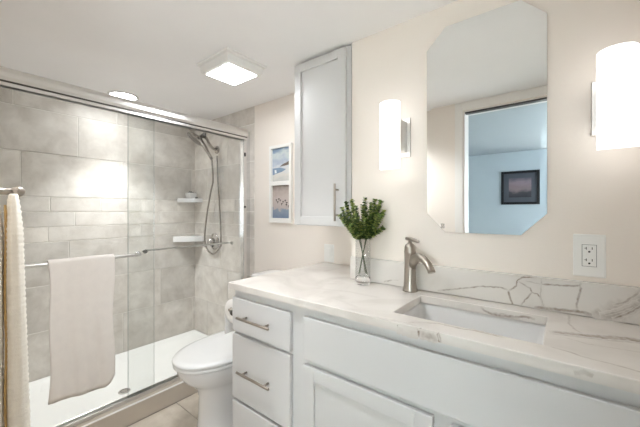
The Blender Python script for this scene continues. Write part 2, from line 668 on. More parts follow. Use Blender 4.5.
# bathroom floor
mb = MB()
mb.box((XB - T, YO, -0.08), (XR + T, YR + T, -0.0045), mi=1)
bm = mb.bm
frows = []
y = 0.3575 - 0.6095
i = 0
while y < YR:
    frows.append((max(y, YO), min(y + 0.6095, YR), 1.2, -1.70 + 0.6 * (i % 2)))
    y += 0.6095
    i += 1
tiles(mb, frows, lambda a, z, d: (a, z, -0.0045 + d), XC, XR, g=0.0022, th=0.0045)
struct(mb.build('floor', [M['floortile'], M['fgrout']]))

# ------------------------------------------------------------------ shower
mb = MB()
mb.box((XC - 0.06, YO, 0), (XC, YR - 0.005, 0.108), 0.002)
mb.box((XC - 0.012, YO, 0.106), (XC + 0.0015, YR - 0.005, 0.1105), 0.001, mi=1)
o = mb.build('shower_curb', [M['curb'], M['frame_white']])
o['kind'] = 'structure'

XP1 = XC - 0.062     # inner pan edge
t = thing('shower_pan', 'white acrylic shower pan with a raised rim behind the beige curb', 'shower pan', (-2.4, 0.8, 0))
mb = MB()
y0, y1 = YO + 0.006, YR - 0.006
x0, x1 = XB + 0.006, XP1


def rr(xa, xb, ya, yb, z, r=0.03, n=5):
    pts = []
    for cx, cy, s in ((xb - r, yb - r, 0), (xa + r, yb - r, 90), (xa + r, ya + r, 180), (xb - r, ya + r, 270)):
        for k in range(n):
            an = math.radians(s + 90 * k / (n - 1))
            pts.append((cx + r * math.cos(an), cy + r * math.sin(an), z))
    return pts


rings = [rr(x0, x1, y0, y1, 0.0, 0.004), rr(x0, x1, y0, y1, 0.064, 0.004), rr(x0 + 0.012, x1 - 0.004, y0 + 0.012, y1 - 0.012, 0.066, 0.010),
         rr(x0 + 0.035, x1 - 0.02, y0 + 0.035, y1 - 0.035, 0.050, 0.03), rr(x0 + 0.06, x1 - 0.045, y0 + 0.06, y1 - 0.06, 0.036, 0.05),
         rr(-2.36, -2.20, 0.70, 0.88, 0.028, 0.03)]
mb.loft(rings)
mb.build('basin', M['acrylic'], t)
mb = MB()
mb.lathe([(0.036, 0.0), (0.036, 0.003), (0.031, 0.005), (0.0, 0.005)], (-2.275, 0.79, 0.028), n=24)
d = mb.build('drain_cover', M['chrome'], t)
mb = MB()
for k in range(10):
    a = 2 * PI * k / 10
    mb.lathe([(0.0045, 0), (0.0045, 0.0008)], (-2.275 + 0.021 * math.cos(a), 0.79 + 0.021 * math.sin(a), 0.0328), n=8)
mb.build('drain_holes', M['slot'], d)

XG = -1.998
t = thing('shower_enclosure_frame', 'chrome rail, track and jambs framing the sliding glass shower doors', 'shower frame', (XG, YO, 0.11))
mb = MB()
sec = [(-0.030, 1.812), (-0.030, 1.862), (-0.022, 1.874), (0.010, 1.874), (0.026, 1.864), (0.032, 1.846), (0.032, 1.826), (0.024, 1.812)]
mb.loft([[(XG + a, yy, z) for a, z in sec] for yy in (YO + 0.006, YR - 0.035)], smooth=False)
mb.build('header_rail', M['brushed'], t)
mb = MB()
mb.box((XG - 0.024, YO + 0.006, 1.8035), (XG + 0.024, YR - 0.04, 1.8125))
rc_ = mb.build('roller_channel', M['darkmetal'], t)
for xa in (XG - 0.026, XG + 0.017):
    MB().box((xa, YO + 0.006, 1.788), (xa + 0.007, YR - 0.04, 1.8033), 0.001).build('lower_rail', M['brushed'], rc_)
mb = MB()
mb.box((XG - 0.030, YO + 0.006, 0.108), (XG + 0.018, YR - 0.006, 0.116), 0.002)
mb.box((XG - 0.030, YO + 0.006, 0.114), (XG - 0.024, YR - 0.006, 0.128), 0.001)
mb.box((XG + 0.012, YO + 0.006, 0.114), (XG + 0.018, YR - 0.006, 0.128), 0.001)
mb.build('bottom_track', M['brushed'], t)
for ya, yb in ((YO + 0.006, YO + 0.036), (YR - 0.068, YR - 0.006)):
    mb = MB()
    mb.box((XG - 0.028, ya, 0.116), (XG + 0.016, yb, 1.86), 0.003)
    j = mb.build('jamb', M['chrome'], t)
for z0, z1 in ((1.655, 1.685), (1.245, 1.262)):
    MB().box((XG + 0.016, YR - 0.066, z0), (XG + 0.026, YR - 0.053, z1), 0.002).build('bumper', M['darkmetal'], j)

# two sliding panes
t = thing('shower_glass_door', 'outer sliding clear glass shower door with the towel on its bar', 'shower door', (XG + 0.008, 0.46, 0.117))
MB().box((XG + 0.004, YO + 0.037, 0.118), (XG + 0.010, 0.855, 1.803)).build('glass_pane', M['glass'], t)
MB().box((XG + 0.004, 0.8552, 0.118), (XG + 0.010, 0.8560, 1.803)).build('pane_edge', M['glassedge'], t)
mb = MB()
XBAR = XG + 0.060
bp = [(XG + 0.010, 0.16, 0.966), (XBAR - 0.015, 0.16, 0.966), (XBAR - 0.004, 0.164, 0.966), (XBAR, 0.175, 0.966), (XBAR, 0.745, 0.966),
      (XBAR - 0.004, 0.756, 0.966), (XBAR - 0.015, 0.760, 0.966), (XG + 0.010, 0.760, 0.966)]
mb.tube(bp, 0.0085, 12)
bar = mb.build('towel_bar', M['brushed'], t)
for yy in (0.16, 0.76):
    mb = MB()
    mb.lathe([(0.015, 0), (0.015, 0.006), (0.011, 0.010)], (XG + 0.010, yy, 0.966), (1, 0, 0), 16)
    mb.build('bracket', M['chrome'], bar)
t = thing('shower_glass_door', 'inner sliding clear glass shower door with a bare slim rail inside', 'shower door', (XG - 0.014, 1.13, 0.117))
MB().box((XG - 0.018, 0.719, 0.118), (XG - 0.012, YR - 0.069, 1.803)).build('glass_pane', M['glass'], t)
MB().box((XG - 0.018, 0.7175, 0.118), (XG - 0.012, 0.7188, 1.803)).build('pane_edge', M['glassedge'], t)
mb = MB()
XI = XG - 0.062
bp = [(XG - 0.018, 0.815, 0.972), (XI + 0.010, 0.815, 0.972), (XI, 0.826, 0.972), (XI, 1.435, 0.972), (XI + 0.010, 1.446, 0.972), (XG - 0.018, 1.446, 0.972)]
mb.tube(bp, 0.007, 12)
bar2 = mb.build('grab_rail', M['brushed'], t)
for yy in (0.815, 1.446):
    mb = MB()
    mb.lathe([(0.013, 0), (0.013, 0.005), (0.010, 0.009)], (XG - 0.018, yy, 0.972), (-1, 0, 0), 16)
    mb.build('bracket', M['chrome'], bar2)


# corner shelves
def corner_shelf(z, ly, lx, th, label):
    mb = MB()
    X0, Y0 = XB + 0.0045, YR - 0.0045
    pts = [(X0, Y0), (X0, Y0 - ly), (X0 + 0.012, Y0 - ly)]
    n = 10
    for k in range(n + 1):
        a = k / n
        # slightly bowed front edge
        px = X0 + 0.012 + (lx - 0.012) * a
        py = Y0 - ly + (ly - 0.012) * a
        b = 0.018 * math.sin(PI * a)
        pts.append((px + b, py - b))
    pts.append((X0 + lx, Y0))
    mb.prism(pts, lambda a, b, d: (a, b, d), z - th, z)
    # short cove under the shelf, tapering back to the corner
    o = mb.build('corner_shelf', M['porcelain'], origin=(X0, Y0, z - th))
    bevel_mod(o, 0.005, 3)
    return tag(o, label, 'shower shelf', 'white corner shelves in the shower')


corner_shelf(1.340, 0.175, 0.145, 0.038, 'upper white ceramic corner shelf holding the small pot')
corner_shelf(0.985, 0.215, 0.165, 0.050, 'lower empty white ceramic corner shelf near the valve')

t = thing('plant_pot', 'small white square pot with dark sprigs on the upper shower shelf', 'pot', (XB + 0.065, YR - 0.075, 1.3405))
bx, by, bz = t.location
mb = MB()
rings = []
for hw, z in ((0.034, 0.0), (0.037, 0.004), (0.040, 0.050), (0.040, 0.052), (0.036, 0.052), (0.034, 0.042)):
    rings.append([(bx + p[0], by + p[1], bz + z) for p in [(q[0], q[1]) for q in rr(-hw, hw, -hw, hw, 0, 0.012, 4)]])
mb.loft(rings)
mb.build('pot', M['porcelain'], t)
mb = MB()
for k in range(11):
    a = 2 * PI * k / 11 + random.uniform(-.3, .3)
    r0 = random.uniform(0.004, 0.020)
    p = Vector((bx + r0 * math.cos(a), by + r0 * math.sin(a), bz + 0.040))
    q = p + Vector((0.012 * math.cos(a), 0.012 * math.sin(a), random.uniform(0.018, 0.034)))
    mb.tube([p, (p + q) / 2, q], [0.003, 0.005, 0.001], 6)
mb.build('sprigs', M['slot'], t)
o = MB().lathe([(0.0, 0.0), (0.011, 0.001), (0.014, 0.006), (0.011, 0.012), (0.0, 0.013)], (XB + 0.108, YR - 0.045, 1.3405), n=14).build(
    'pebble', M['darkmetal'], origin=(XB + 0.108, YR - 0.045, 1.3405))
tag(o, 'small dark pebble beside the white pot on the upper shelf', 'pebble')

# shower head set
YW = YR - 0.0045
t = thing('hand_shower', 'nickel hand shower on its wall arm with a long looping hose', 'shower head', (-2.446, YW, 1.772))
mb = MB()
mb.lathe([(0.036, 0.0), (0.036, 0.004), (0.026, 0.012), (0.014, 0.018)], (-2.446, YW, 1.772), (0, -1, 0), 24)
mb.build('wall_flange', M['shower_nickel'], t)
mb = MB()
mb.tube(catmull([(-2.446, YW - 0.008, 1.772), (-2.440, YW - 0.045, 1.778), (-2.428, YW - 0.085, 1.806), (-2.415, YW - 0.120, 1.845), (-2.409, YW - 0.145, 1.868)], 4), 0.0115, 12)
mb.build('shower_arm', M['shower_nickel'], t)
mb = MB()
mb.tube([(-2.380, 1.455, 1.925), (-2.392, 1.450, 1.900), (-2.405, 1.445, 1.868), (-2.412, 1.445, 1.845)], [0.011, 0.014, 0.019, 0.016], 12)
mb.tube([(-2.403, 1.446, 1.872), (-2.445, 1.440, 1.862)], [0.019, 0.016], 12)
mb.build('holder', M['darkmetal'], t)
hc = Vector((-2.520, 1.425, 1.852))
hax = Vector((-0.214, -0.615, -0.76)).normalized()
mb = MB()
mb.lathe([(0.024, -0.032), (0.055, -0.024), (0.074, -0.010), (0.078, 0.0), (0.076, 0.006), (0.070, 0.007)], hc, hax, 32)
hd = mb.build('spray_head', M['shower_nickel'], t)
mb = MB()
mb.lathe([(0.068, 0.0065), (0.066, 0.0095), (0.0, 0.0095)], hc, hax, 32)
mb.build('spray_face', mat('grey_spray_face', (0.22, 0.20, 0.18, 1), 0.45, 0.3, var=0.2, nscale=120), hd)
mb = MB()
mb.tube(catmull([hc + Vector((0.030, 0.01, 0.012)), (-2.455, 1.440, 1.835), (-2.405, 1.462, 1.752), (-2.356, 1.484, 1.668)], 4), [0.019] * 5 + [0.016] * 4 + [0.013] * 4, 12)
mb.build('handle', M['shower_nickel'], t)
mb = MB()
ctl = [(-2.355, 1.485, 1.662), (-2.384, 1.515, 1.491), (-2.439, 1.53, 1.399), (-2.535, 1.55, 1.195), (-2.596, 1.565, 0.991), (-2.583, 1.574, 0.88), (-2.483, 1.578, 0.833), (-2.377, 1.575, 0.895), (-2.347, 1.57, 0.985), (-2.382, 1.575, 1.319), (-2.411, 1.578, 1.542), (-2.413, 1.575, 1.711)]
mb.tube(catmull(ctl, 8), 0.0075, 8)
mb.build('hose', M['shower_nickel'], t)

t = thing('shower_valve', 'round chrome shower valve with a lever below the hose', 'shower valve', (-2.486, YW, 0.945))
vc = Vector((-2.486, YW, 0.945))
mb = MB()
mb.lathe([(0.076, 0.0), (0.076, 0.003), (0.070, 0.008), (0.040, 0.016), (0.036, 0.018)], vc, (0, -1, 0), 32)
mb.build('escutcheon', M['shower_chrome'], t)
mb = MB()
mb.lathe([(0.032, 0.016), (0.030, 0.045), (0.026, 0.058), (0.012, 0.064), (0.0, 0.065)], vc, (0, -1, 0), 24)
kn = mb.build('hub', M['shower_chrome'], t)
mb = MB()
mb.tube([vc + Vector((0, -0.048, 0)), vc + Vector((-0.028, -0.054, -0.020)), vc + Vector((-0.062, -0.058, -0.046))], [0.011, 0.009, 0.007], 10)
mb.build('lever', M['shower_chrome'], t)
mb = MB()
mb.lathe([(0.018, 0.0), (0.018, 0.006)], vc + Vector((0, -0.0145, -0.030)), (0, -1, 0), 14)
mb.build('stop_button', M['slot'], t)


# ------------------------------------------------------------------ towel on the shower door bar
def draped(name, y0, y1, zt, zf, zb, xbar, rad, m, ny=36):
    """a towel folded over a bar along Y: front fall, top bend, back fall; zf(y) and zb(y) give the hems"""
    bm = bmesh.new()
    rows = []
    for j in range(ny + 1):
        s = j / ny
        y = y0 + (y1 - y0) * s
        row = []
        nf = 30
        for k in range(nf + 1):           # front, bottom to top
            f = k / nf
            z = zf(s) + (zt - zf(s)) * f
            low = (1 - f)
            w = 0.0045 * math.sin(s * 15.0 + 0.8) * low + 0.004 * math.sin(s * 7.0 + f * 2.0) * (0.2 + low) + 0.002 * math.sin(s * 31 + f * 5) * low
            flare = 0.008 * low
            yy = y + (0.5 - s) * 0.020 * math.sin(PI * f) * 0.6 + 0.004 * math.sin(f * 9)
            row.append((xbar + rad + flare + w, yy, z))
        for k in range(1, 9):             # over the bar
            a = PI * k / 9
            row.append((xbar + rad * math.cos(a), y, zt + rad * math.sin(a)))
        for k in range(nf + 1):
            f = k / nf
            z = zt + (zb(s) - zt) * f
            row.append((xbar - rad - 0.002 * f + 0.002 * math.sin(s * 9) * f, y + (0.5 - s) * 0.05 * min(1, f * 4) + 0.006 * min(1, f * 4), z))
        rows.append([bm.verts.new(p) for p in row])
    for j in range(ny):
        for k in range(len(rows[0]) - 1):
            f = bm.faces.new((rows[j][k], rows[j + 1][k], rows[j + 1][k + 1], rows[j][k + 1]))
            f.smooth = True
    bmesh.ops.recalc_face_normals(bm, faces=bm.faces[:])
    me = bpy.data.meshes.new(name)
    bm.to_mesh(me)
    bm.free()
    me.materials.append(m)
    o = bpy.data.objects.new(name, me)
    COL.objects.link(o)
    so = o.modifiers.new('thickness', 'SOLIDIFY')
    so.thickness = 0.008
    so.offset = 1.0
    return o


def hem(s):
    z = 0.304 - 0.028 * s + 0.002 * math.sin(s * 8)
    if s > 0.80:
        z += 0.055 * ((s - 0.80) / 0.20) ** 2
    return z


o = draped('bath_towel', 0.343, 0.618, 0.968, hem, lambda s: 0.36, XBAR, 0.0105, M['towel'])
tag(o, 'off white terry bath towel folded over the glass shower door bar', 'towel')

# ------------------------------------------------------------------ towel on the hook at the left edge of the view
HX = -1.05
t = thing('robe_hook', 'brushed nickel wall hook with a ball end above the ivory towel', 'hook', (HX, YO, 1.272))
mb = MB()
mb.lathe([(0.026, 0.0), (0.026, 0.004), (0.018, 0.008)], (HX, YO, 1.268), (0, 1, 0), 20)
mb.build('wall_plate', M['nickel'], t)
mb = MB()
mb.tube([(HX, YO + 0.006, 1.268), (HX, YO + 0.082, 1.268)], 0.0085, 14)
mb.build('post', M['nickel'], t)
mb = MB()
prof = [(0.0135 * math.sin(PI * k / 12), -0.0135 * math.cos(PI * k / 12)) for k in range(13)]
mb.lathe(prof, (HX, YO + 0.086, 1.2685), (0, 1, 0), 20)
mb.build('ball_end', M['nickel'], t)

t = thing('waffle_towel', 'ivory waffle weave towel with a painted ochre fold shadow hanging from the hook', 'towel', (HX, YO + 0.04, 0.45))


def fold(name, ytop, ybot, rtop, rbot, xo, zlo, zhi, rx):
    mb = MB()
    rings = []
    n = 150
    for i in range(n + 1):
        f = i / n
        z = zhi + (zlo - zhi) * f
        e = min(1.0, f * 9) ** 0.5
        yc = ytop + (ybot - ytop) * f
        r = (rtop + (rbot - rtop) * f) * (0.45 + 0.55 * e)
        rb = 0.0013 * math.sin(z * 2 * PI / 0.0135)
        ring = []
        for k in range(28):
            a = 2 * PI * k / 28
            rp = 0.0010 * math.sin(a * 9)
            ring.append((HX + xo + (rx * (0.5 + 0.5 * e) + rb + rp) * math.cos(a), yc + (r + rb + rp) * math.sin(a), z))
        rings.append(ring)
    mb.loft(rings)
    return mb.build(name, M['waffle'], t)


fold('front_fold', 0.1225, 0.1350, 0.0145, 0.0235, 0.002, 0.47, 1.262, 0.030)
fold('rear_fold', 0.079, 0.079, 0.027, 0.027, 0.0, 0.45, 1.260, 0.032)
mb = MB()
mb.tube([(HX + 0.014, 0.1075 + 0.001 * math.sin(k * 0.9) + 0.0015 * k / 20, 1.235 - 0.765 * k / 20) for k in range(21)], 0.0024, 8)
mb.build('fold_shadow', M['foldshade'], t)  # ochre cord standing in for the warm shadow between the folds

# ------------------------------------------------------------------ toilet
TX = -1.519
t = thing('toilet', 'white porcelain toilet with its lid closed beside the vanity', 'toilet', (TX, 1.2, 0.0))


def egg(hw, yf, yb, yc, z, n=40, pw=1.0, flat=0.55):
    pts = []
    for k in range(n):
        a = 2 * PI * k / n
        c, s = math.cos(a), math.sin(a)
        if s < 0:    # front half: elliptic
            px = hw * math.copysign(abs(c) ** 0.92, c)
            py = yc + (yc - yf) * s
        else:
            px = hw * math.copysign(abs(c) ** flat, c)
            py = yc + (yb - yc) * (abs(s) ** flat)
        pts.append((TX + px, py, z))
    return pts


mb = MB()
prof = [(0.118, 0.880, 1.565, 1.15, 0.0), (0.120, 0.875, 1.565, 1.15, 0.02), (0.112, 0.885, 1.56, 1.15, 0.10), (0.110, 0.890, 1.56, 1.15, 0.22),
        (0.118, 0.880, 1.56, 1.13, 0.265), (0.140, 0.850, 1.56, 1.10, 0.300), (0.162, 0.808, 1.56, 1.07, 0.334), (0.178, 0.782, 1.56, 1.05, 0.372),
        (0.183, 0.772, 1.56, 1.05, 0.405), (0.181, 0.774, 1.56, 1.05, 0.413)]
mb.loft([egg(*p) for p in prof])
mb.build('bowl', M['porcelain'], t)
mb = MB()
mb.loft([egg(0.184, 0.762, 1.30, 1.05, 0.4145), egg(0.188, 0.758, 1.30, 1.05, 0.4190), egg(0.188, 0.758, 1.30, 1.05, 0.4300), egg(0.184, 0.762, 1.30, 1.05, 0.4340)])
mb.build('seat', M['seat'], t)
mb = MB()
mb.loft([egg(0.186, 0.759, 1.31, 1.05, 0.4355), egg(0.191, 0.754, 1.31, 1.05, 0.4400), egg(0.191, 0.754, 1.31, 1.05, 0.4490), egg(0.187, 0.758, 1.305, 1.05, 0.4555),
         egg(0.165, 0.79, 1.29, 1.05, 0.4595), egg(0.10, 0.90, 1.24, 1.06, 0.4620)])
mb.build('lid', M['seat'], t)
for s in (-1, 1):
    mb = MB()
    mb.lathe([(0.014, 0.0), (0.014, 0.030), (0.010, 0.034)], (TX + s * 0.075, 1.325, 0.413), (0, 0, 1), 16)
    mb.build('hinge', M['seat'], t)


def tank_ring(hw, ya, yb, z, r):
    return [(TX + p[0], p[1], z) for p in rr(-hw, hw, ya, yb, 0, r, 6)]


mb = MB()
mb.loft([tank_ring(0.165, 1.395, 1.590, 0.36, 0.05), tank_ring(0.172, 1.385, 1.592, 0.42, 0.05), tank_ring(0.182, 1.372, 1.592, 0.60, 0.05), tank_ring(0.186, 1.366, 1.592, 0.752, 0.05)])
tk = mb.build('tank', M['porcelain'], t)
mb = MB()
mb.loft([tank_ring(0.188, 1.362, 1.594, 0.7525, 0.05), tank_ring(0.192, 1.356, 1.594, 0.758, 0.055), tank_ring(0.192, 1.356, 1.594, 0.778, 0.055), tank_ring(0.187, 1.362, 1.592, 0.787, 0.055), tank_ring(0.16, 1.385, 1.575, 0.790, 0.045)])
mb.build('tank_lid', M['porcelain'], t)
mb = MB()
mb.tube([(TX - 0.13, 1.360, 0.70), (TX - 0.13, 1.350, 0.70), (TX - 0.08, 1.346, 0.692)], [0.010, 0.008, 0.006], 10)
mb.build('flush_lever', M['chrome'], tk)

# ------------------------------------------------------------------ vanity
YF = 0.895           # face frame
YD = 0.876           # door and drawer faces
CT, CB = 0.886, 0.858
VX0, VX1 = -1.224, XR - 0.004
t = thing('vanity_cabinet', 'long pale grey vanity cabinet under the quartz countertop', 'cabinet', (-0.45, 1.1, 0.0))
mb = MB()
mb.box((VX0, YF, 0.095), (VX0 + 0.36, YV - 0.004, CB - 0.0005), 0.0015)
mb.box((VX0 + 0.36, YF, 0.095), (VX1, YF + 0.02, CB - 0.0005), 0.0015)
mb.box((VX0 + 0.36, YF + 0.02, 0.095), (VX1, YV - 0.004, 0.66))
mb.box((VX0, YV - 0.004, 0.095), (XJ - 0.004, YR - 0.004, CB - 0.0005), 0.0015)
mb.build('body', M['cab'], t)
MB().box((VX0 + 0.02, YF + 0.06, 0.0), (VX1, YV - 0.01, 0.094)).build('toe_kick', M['cabdark'], t)


def pull(mb, p0, p1, out, r=0.0058, post=0.035):
    """bar pull: a round bar held on two posts; 'out' points from the face to the bar"""
    p0, p1, out = Vector(p0), Vector(p1), Vector(out)
    d = (p1 - p0).normalized()
    mb.tube([p0, p0 + d * 0.002, p1 - d * 0.002, p1], [r * 0.8, r, r, r * 0.8], 12)
    for q in (p0 + d * post, p1 - d * post):
        mb.tube([q, q - out], 0.0048, 10)


for z0, z1 in ((0.664, 0.818), (0.352, 0.649), (0.105, 0.338)):
    mb = MB()
    mb.box((-1.219, YD, z0), (-0.846, YF - 0.0005, z1), 0.003)
    dr = mb.build('drawer', M['cab'], t)
    zc = {0.664: 0.741, 0.352: 0.497, 0.105: 0.22}[z0]
    mb = MB()
    pull(mb, (-1.148, YD - 0.030, zc), (-0.936, YD - 0.030, zc), (0, -0.030, 0))
    mb.build('pull', M['nickel'], dr)
MB().box((-0.776, YD, 0.657), (VX1 - 0.01, YF - 0.0005, 0.820), 0.003).build('false_front', M['cab'], t)


def shaker(x0, x1, z0, z1, y0, y1, st, parent, name='door'):
    """framed door with a recessed flat panel"""
    mb = MB()
    for lo, hi in (((x0, y0, z0), (x0 + st, y1, z1)), ((x1 - st, y0, z0), (x1, y1, z1)),
                   ((x0 + st, y0, z0), (x1 - st, y1, z0 + st)), ((x0 + st, y0, z1 - st), (x1 - st, y1, z1))):
        mb.box(lo, hi, 0.0015, seg=1)
    o = mb.build(name, M['cab'], parent)
    MB().box((x0 + st - 0.002, y0 + 0.009, z0 + st - 0.002), (x1 - st + 0.002, y1 - 0.002, z1 - st + 0.002)).build('panel', M['cab'], o)
    return o


d1 = shaker(-0.776, -0.290, 0.105, 0.637, YD, YF - 0.0005, 0.052, t)
mb = MB()
pull(mb, (-0.320, YD - 0.030, 0.608), (-0.320, YD - 0.030, 0.44), (0, -0.030, 0), post=0.03)
mb.build('pull', M['nickel'], d1)
d2 = shaker(-0.240, 0.248, 0.105, 0.637, YD, YF - 0.0005, 0.052, t)
mb = MB()
pull(mb, (-0.208, YD - 0.030, 0.590), (-0.208, YD - 0.030, 0.42), (0, -0.030, 0), post=0.03)
mb.build('pull', M['nickel'], d2)


# --- quartz with inlaid veins
LEVEL = [0]


def vein_ribbon(bm, lay, pts, w, k, fn):
    """a vein of the stone: soft edged strip, level with the surface. pts in the plane's own coordinates"""
    LEVEL[0] += 1
    lift = 0.00006 * (LEVEL[0] % 20)
    P = [Vector((a, b, 0)) for a, b in pts]
    # resample with a little wander
    Q = []
    rnd = random.Random(int(abs(pts[0][0]) * 1e4) + len(pts))
    for i in range(len(P) - 1):
        n = max(2, int((P[i + 1] - P[i]).length / 0.006))
        for s in range(n):
            q = P[i].lerp(P[i + 1], s / n)
            Q.append(q + Vector((rnd.uniform(-1, 1), rnd.uniform(-1, 1), 0)) * 0.0011)
    Q.append(P[-1])
    prev = None
    n = len(Q)
    for i, q in enumerate(Q):
        tt = (Q[min(i + 1, n - 1)] - Q[max(i - 1, 0)])
        if tt.length < 1e-6:
            continue
        tt.normalize()
        nn = Vector((-tt.y, tt.x, 0))
        end = min(1.0, i / 3.0, (n - 1 - i) / 3.0) if n > 12 else 1.0
        ww = w * (1.10 + 0.50 * rnd.random())
        kk = k * (0.65 + 0.35 * rnd.random()) * (0.25 + 0.75 * end)
        cur = []
        for off, val in ((-1.0, 0.0), (-0.35, kk), (0.35, kk), (1.0, 0.0)):
            c = q + nn * ww * off
            cur.append((bm.verts.new(fn(c.x, c.y, lift)), val))
        if prev:
            for j in range(3):
                f = bm.faces.new((prev[j][0], prev[j + 1][0], cur[j + 1][0], cur[j][0]))
                vals = (prev[j][1], prev[j + 1][1], cur[j + 1][1], cur[j][1])
                for l, v in zip(f.loops, vals):
                    l[lay] = (v, v, v, 1)
        prev = cur


def cut_veins(bm, test):
    bad = [f for f in bm.faces if f.tag and not test(f.calc_center_median())]
    bmesh.ops.delete(bm, geom=bad, context='FACES')


# countertop: an L shaped slab that runs into the recess, with the sink opening
xs = [-1.237, XJ - 0.003, -0.442, -0.040, XR - 0.003]
ys = [0.866, 0.950, 1.207, YV - 0.003, YR - 0.003]
bm = bmesh.new()
lay = bm.loops.layers.float_color.new('vein')
grid = {}


def gv(i, j):
    if (i, j) not in grid:
        grid[(i, j)] = bm.verts.new((xs[i], ys[j], CB))
    return grid[(i, j)]


cells = []
for i in range(4):
    for j in range(4):
        if j == 3 and i > 0:
            continue
        if i == 2 and j == 1:
            continue
        cells.append(bm.faces.new((gv(i, j), gv(i + 1, j), gv(i + 1, j + 1), gv(i, j + 1))))
ex = bmesh.ops.extrude_face_region(bm, geom=cells)
bmesh.ops.translate(bm, verts=[v for v in ex['geom'] if isinstance(v, bmesh.types.BMVert)], vec=(0, 0, CT - CB))
bmesh.ops.recalc_face_normals(bm, faces=bm.faces[:])
sharp = [e for e in bm.edges if len(e.link_faces) == 2 and e.calc_face_angle() > 1.2 and all(abs(v.co.z - CT) < 1e-5 for v in e.verts)]
bmesh.ops.bevel(bm, geom=sharp, offset=0.003, segments=2, profile=0.5, affect='EDGES')
for f_ in bm.faces:
    for l_ in f_.loops:
        l_[lay] = (0, 0, 0, 1)
top = lambda a, b, e: (a, b, CT + 0.0002 + e)
edge = lambda a, b, e: (a, 0.866 - 0.0002 - e, b)
inner = lambda a, b, e: (a, 1.207 - 0.0002 - e, b)
for pts, w, k in (
    ([(-0.0292, 1.0575), (-0.0019, 1.0676), (0.0277, 1.0781), (0.0636, 1.0905), (0.0961, 1.1062), (0.1109, 1.1202), (0.1423, 1.1282), (0.1785, 1.1343), (0.30, 1.16)], 0.016, 0.75),
    ([(-0.0292, 1.0475), (0.0277, 1.0651), (0.0961, 1.0862), (0.1423, 1.1102), (0.30, 1.13)], 0.006, 0.40),
    ([(0.0158, 1.275), (0.0136, 1.175), (0.0288, 1.1178), (0.047, 1.0976)], 0.0035, 0.40),
    ([(-0.0329, 0.9475), (0.0158, 0.9371), (0.0403, 0.9246), (0.087, 0.9203), (0.1256, 0.9125), (0.29, 0.90)], 0.004, 0.42),
    ([(0.0044, 1.037), (0.0476, 1.0222), (0.1445, 1.0396), (0.30, 1.05)], 0.0035, 0.30),
    ([(-0.3716, 0.880), (-0.3385, 0.908), (-0.2881, 0.9345), (-0.2243, 0.9324), (-0.1938, 0.9427), (-0.12, 0.937)], 0.006, 0.45),
    ([(-0.3227, 0.872), (-0.355, 0.8782), (-0.3852, 0.880), (-0.4485, 0.874)], 0.004, 0.35),
    ([(-0.5434, 0.907), (-0.6575, 0.9522), (-0.7354, 0.9421), (-0.8739, 0.9679), (-1.0, 0.955)], 0.010, 0.16),
    ([(-0.8429, 0.875), (-0.8178, 1.0336), (-0.6901, 1.0722), (-0.55, 1.0689)], 0.010, 0.14),
    ([(-1.16, 1.02), (-1.04, 1.10), (-0.92, 1.08), (-0.80, 1.16)], 0.010, 0.14)):
    vein_ribbon(bm, lay, pts, w, k, top)
for pts, w, k in (([(-0.3868, 0.8815), (-0.3849, 0.8705), (-0.3836, 0.8593)], 0.004, 0.8),
                  ([(-0.3255, 0.8815), (-0.3232, 0.8736), (-0.3238, 0.8595)], 0.008, 1.0),
                  ([(-0.2732, 0.8815), (-0.2691, 0.873), (-0.2678, 0.8595)], 0.007, 1.0),
                  ([(-0.325, 0.868), (-0.30, 0.8695), (-0.27, 0.869)], 0.011, 0.55),
                  ([(-0.39, 0.868), (-0.35, 0.865), (-0.325, 0.868)], 0.010, 0.22),
                  ([(-0.3250, 0.8775), (-0.3232, 0.8706), (-0.3238, 0.8625)], 0.0035, 1.0),
                  ([(-0.2722, 0.8805), (-0.2695, 0.871), (-0.2680, 0.8625)], 0.003, 1.0),
                  ([(0.02, 0.868), (0.035, 0.876), (0.05, 0.872)], 0.005, 0.35)):
    vein_ribbon(bm, lay, pts, w, k, edge)
for pts, w, k in (([(-0.2273, 0.8825), (-0.2177, 0.8702), (-0.1986, 0.8637), (-0.1717, 0.8627), (-0.1273, 0.868), (-0.0939, 0.875), (-0.07, 0.872)], 0.004, 0.8),
                  ([(-0.2, 0.866), (-0.16, 0.870), (-0.11, 0.8635)], 0.003, 0.5)):
    vein_ribbon(bm, lay, pts, w, k, inner)
me = bpy.data.meshes.new('countertop')
bm.to_mesh(me)
bm.free()
me.materials.append(M['quartz'])
o = bpy.data.objects.new('countertop', me)
COL.objects.link(o)
tag(o, 'white quartz countertop with brown veins and a rectangular sink cutout', 'countertop')

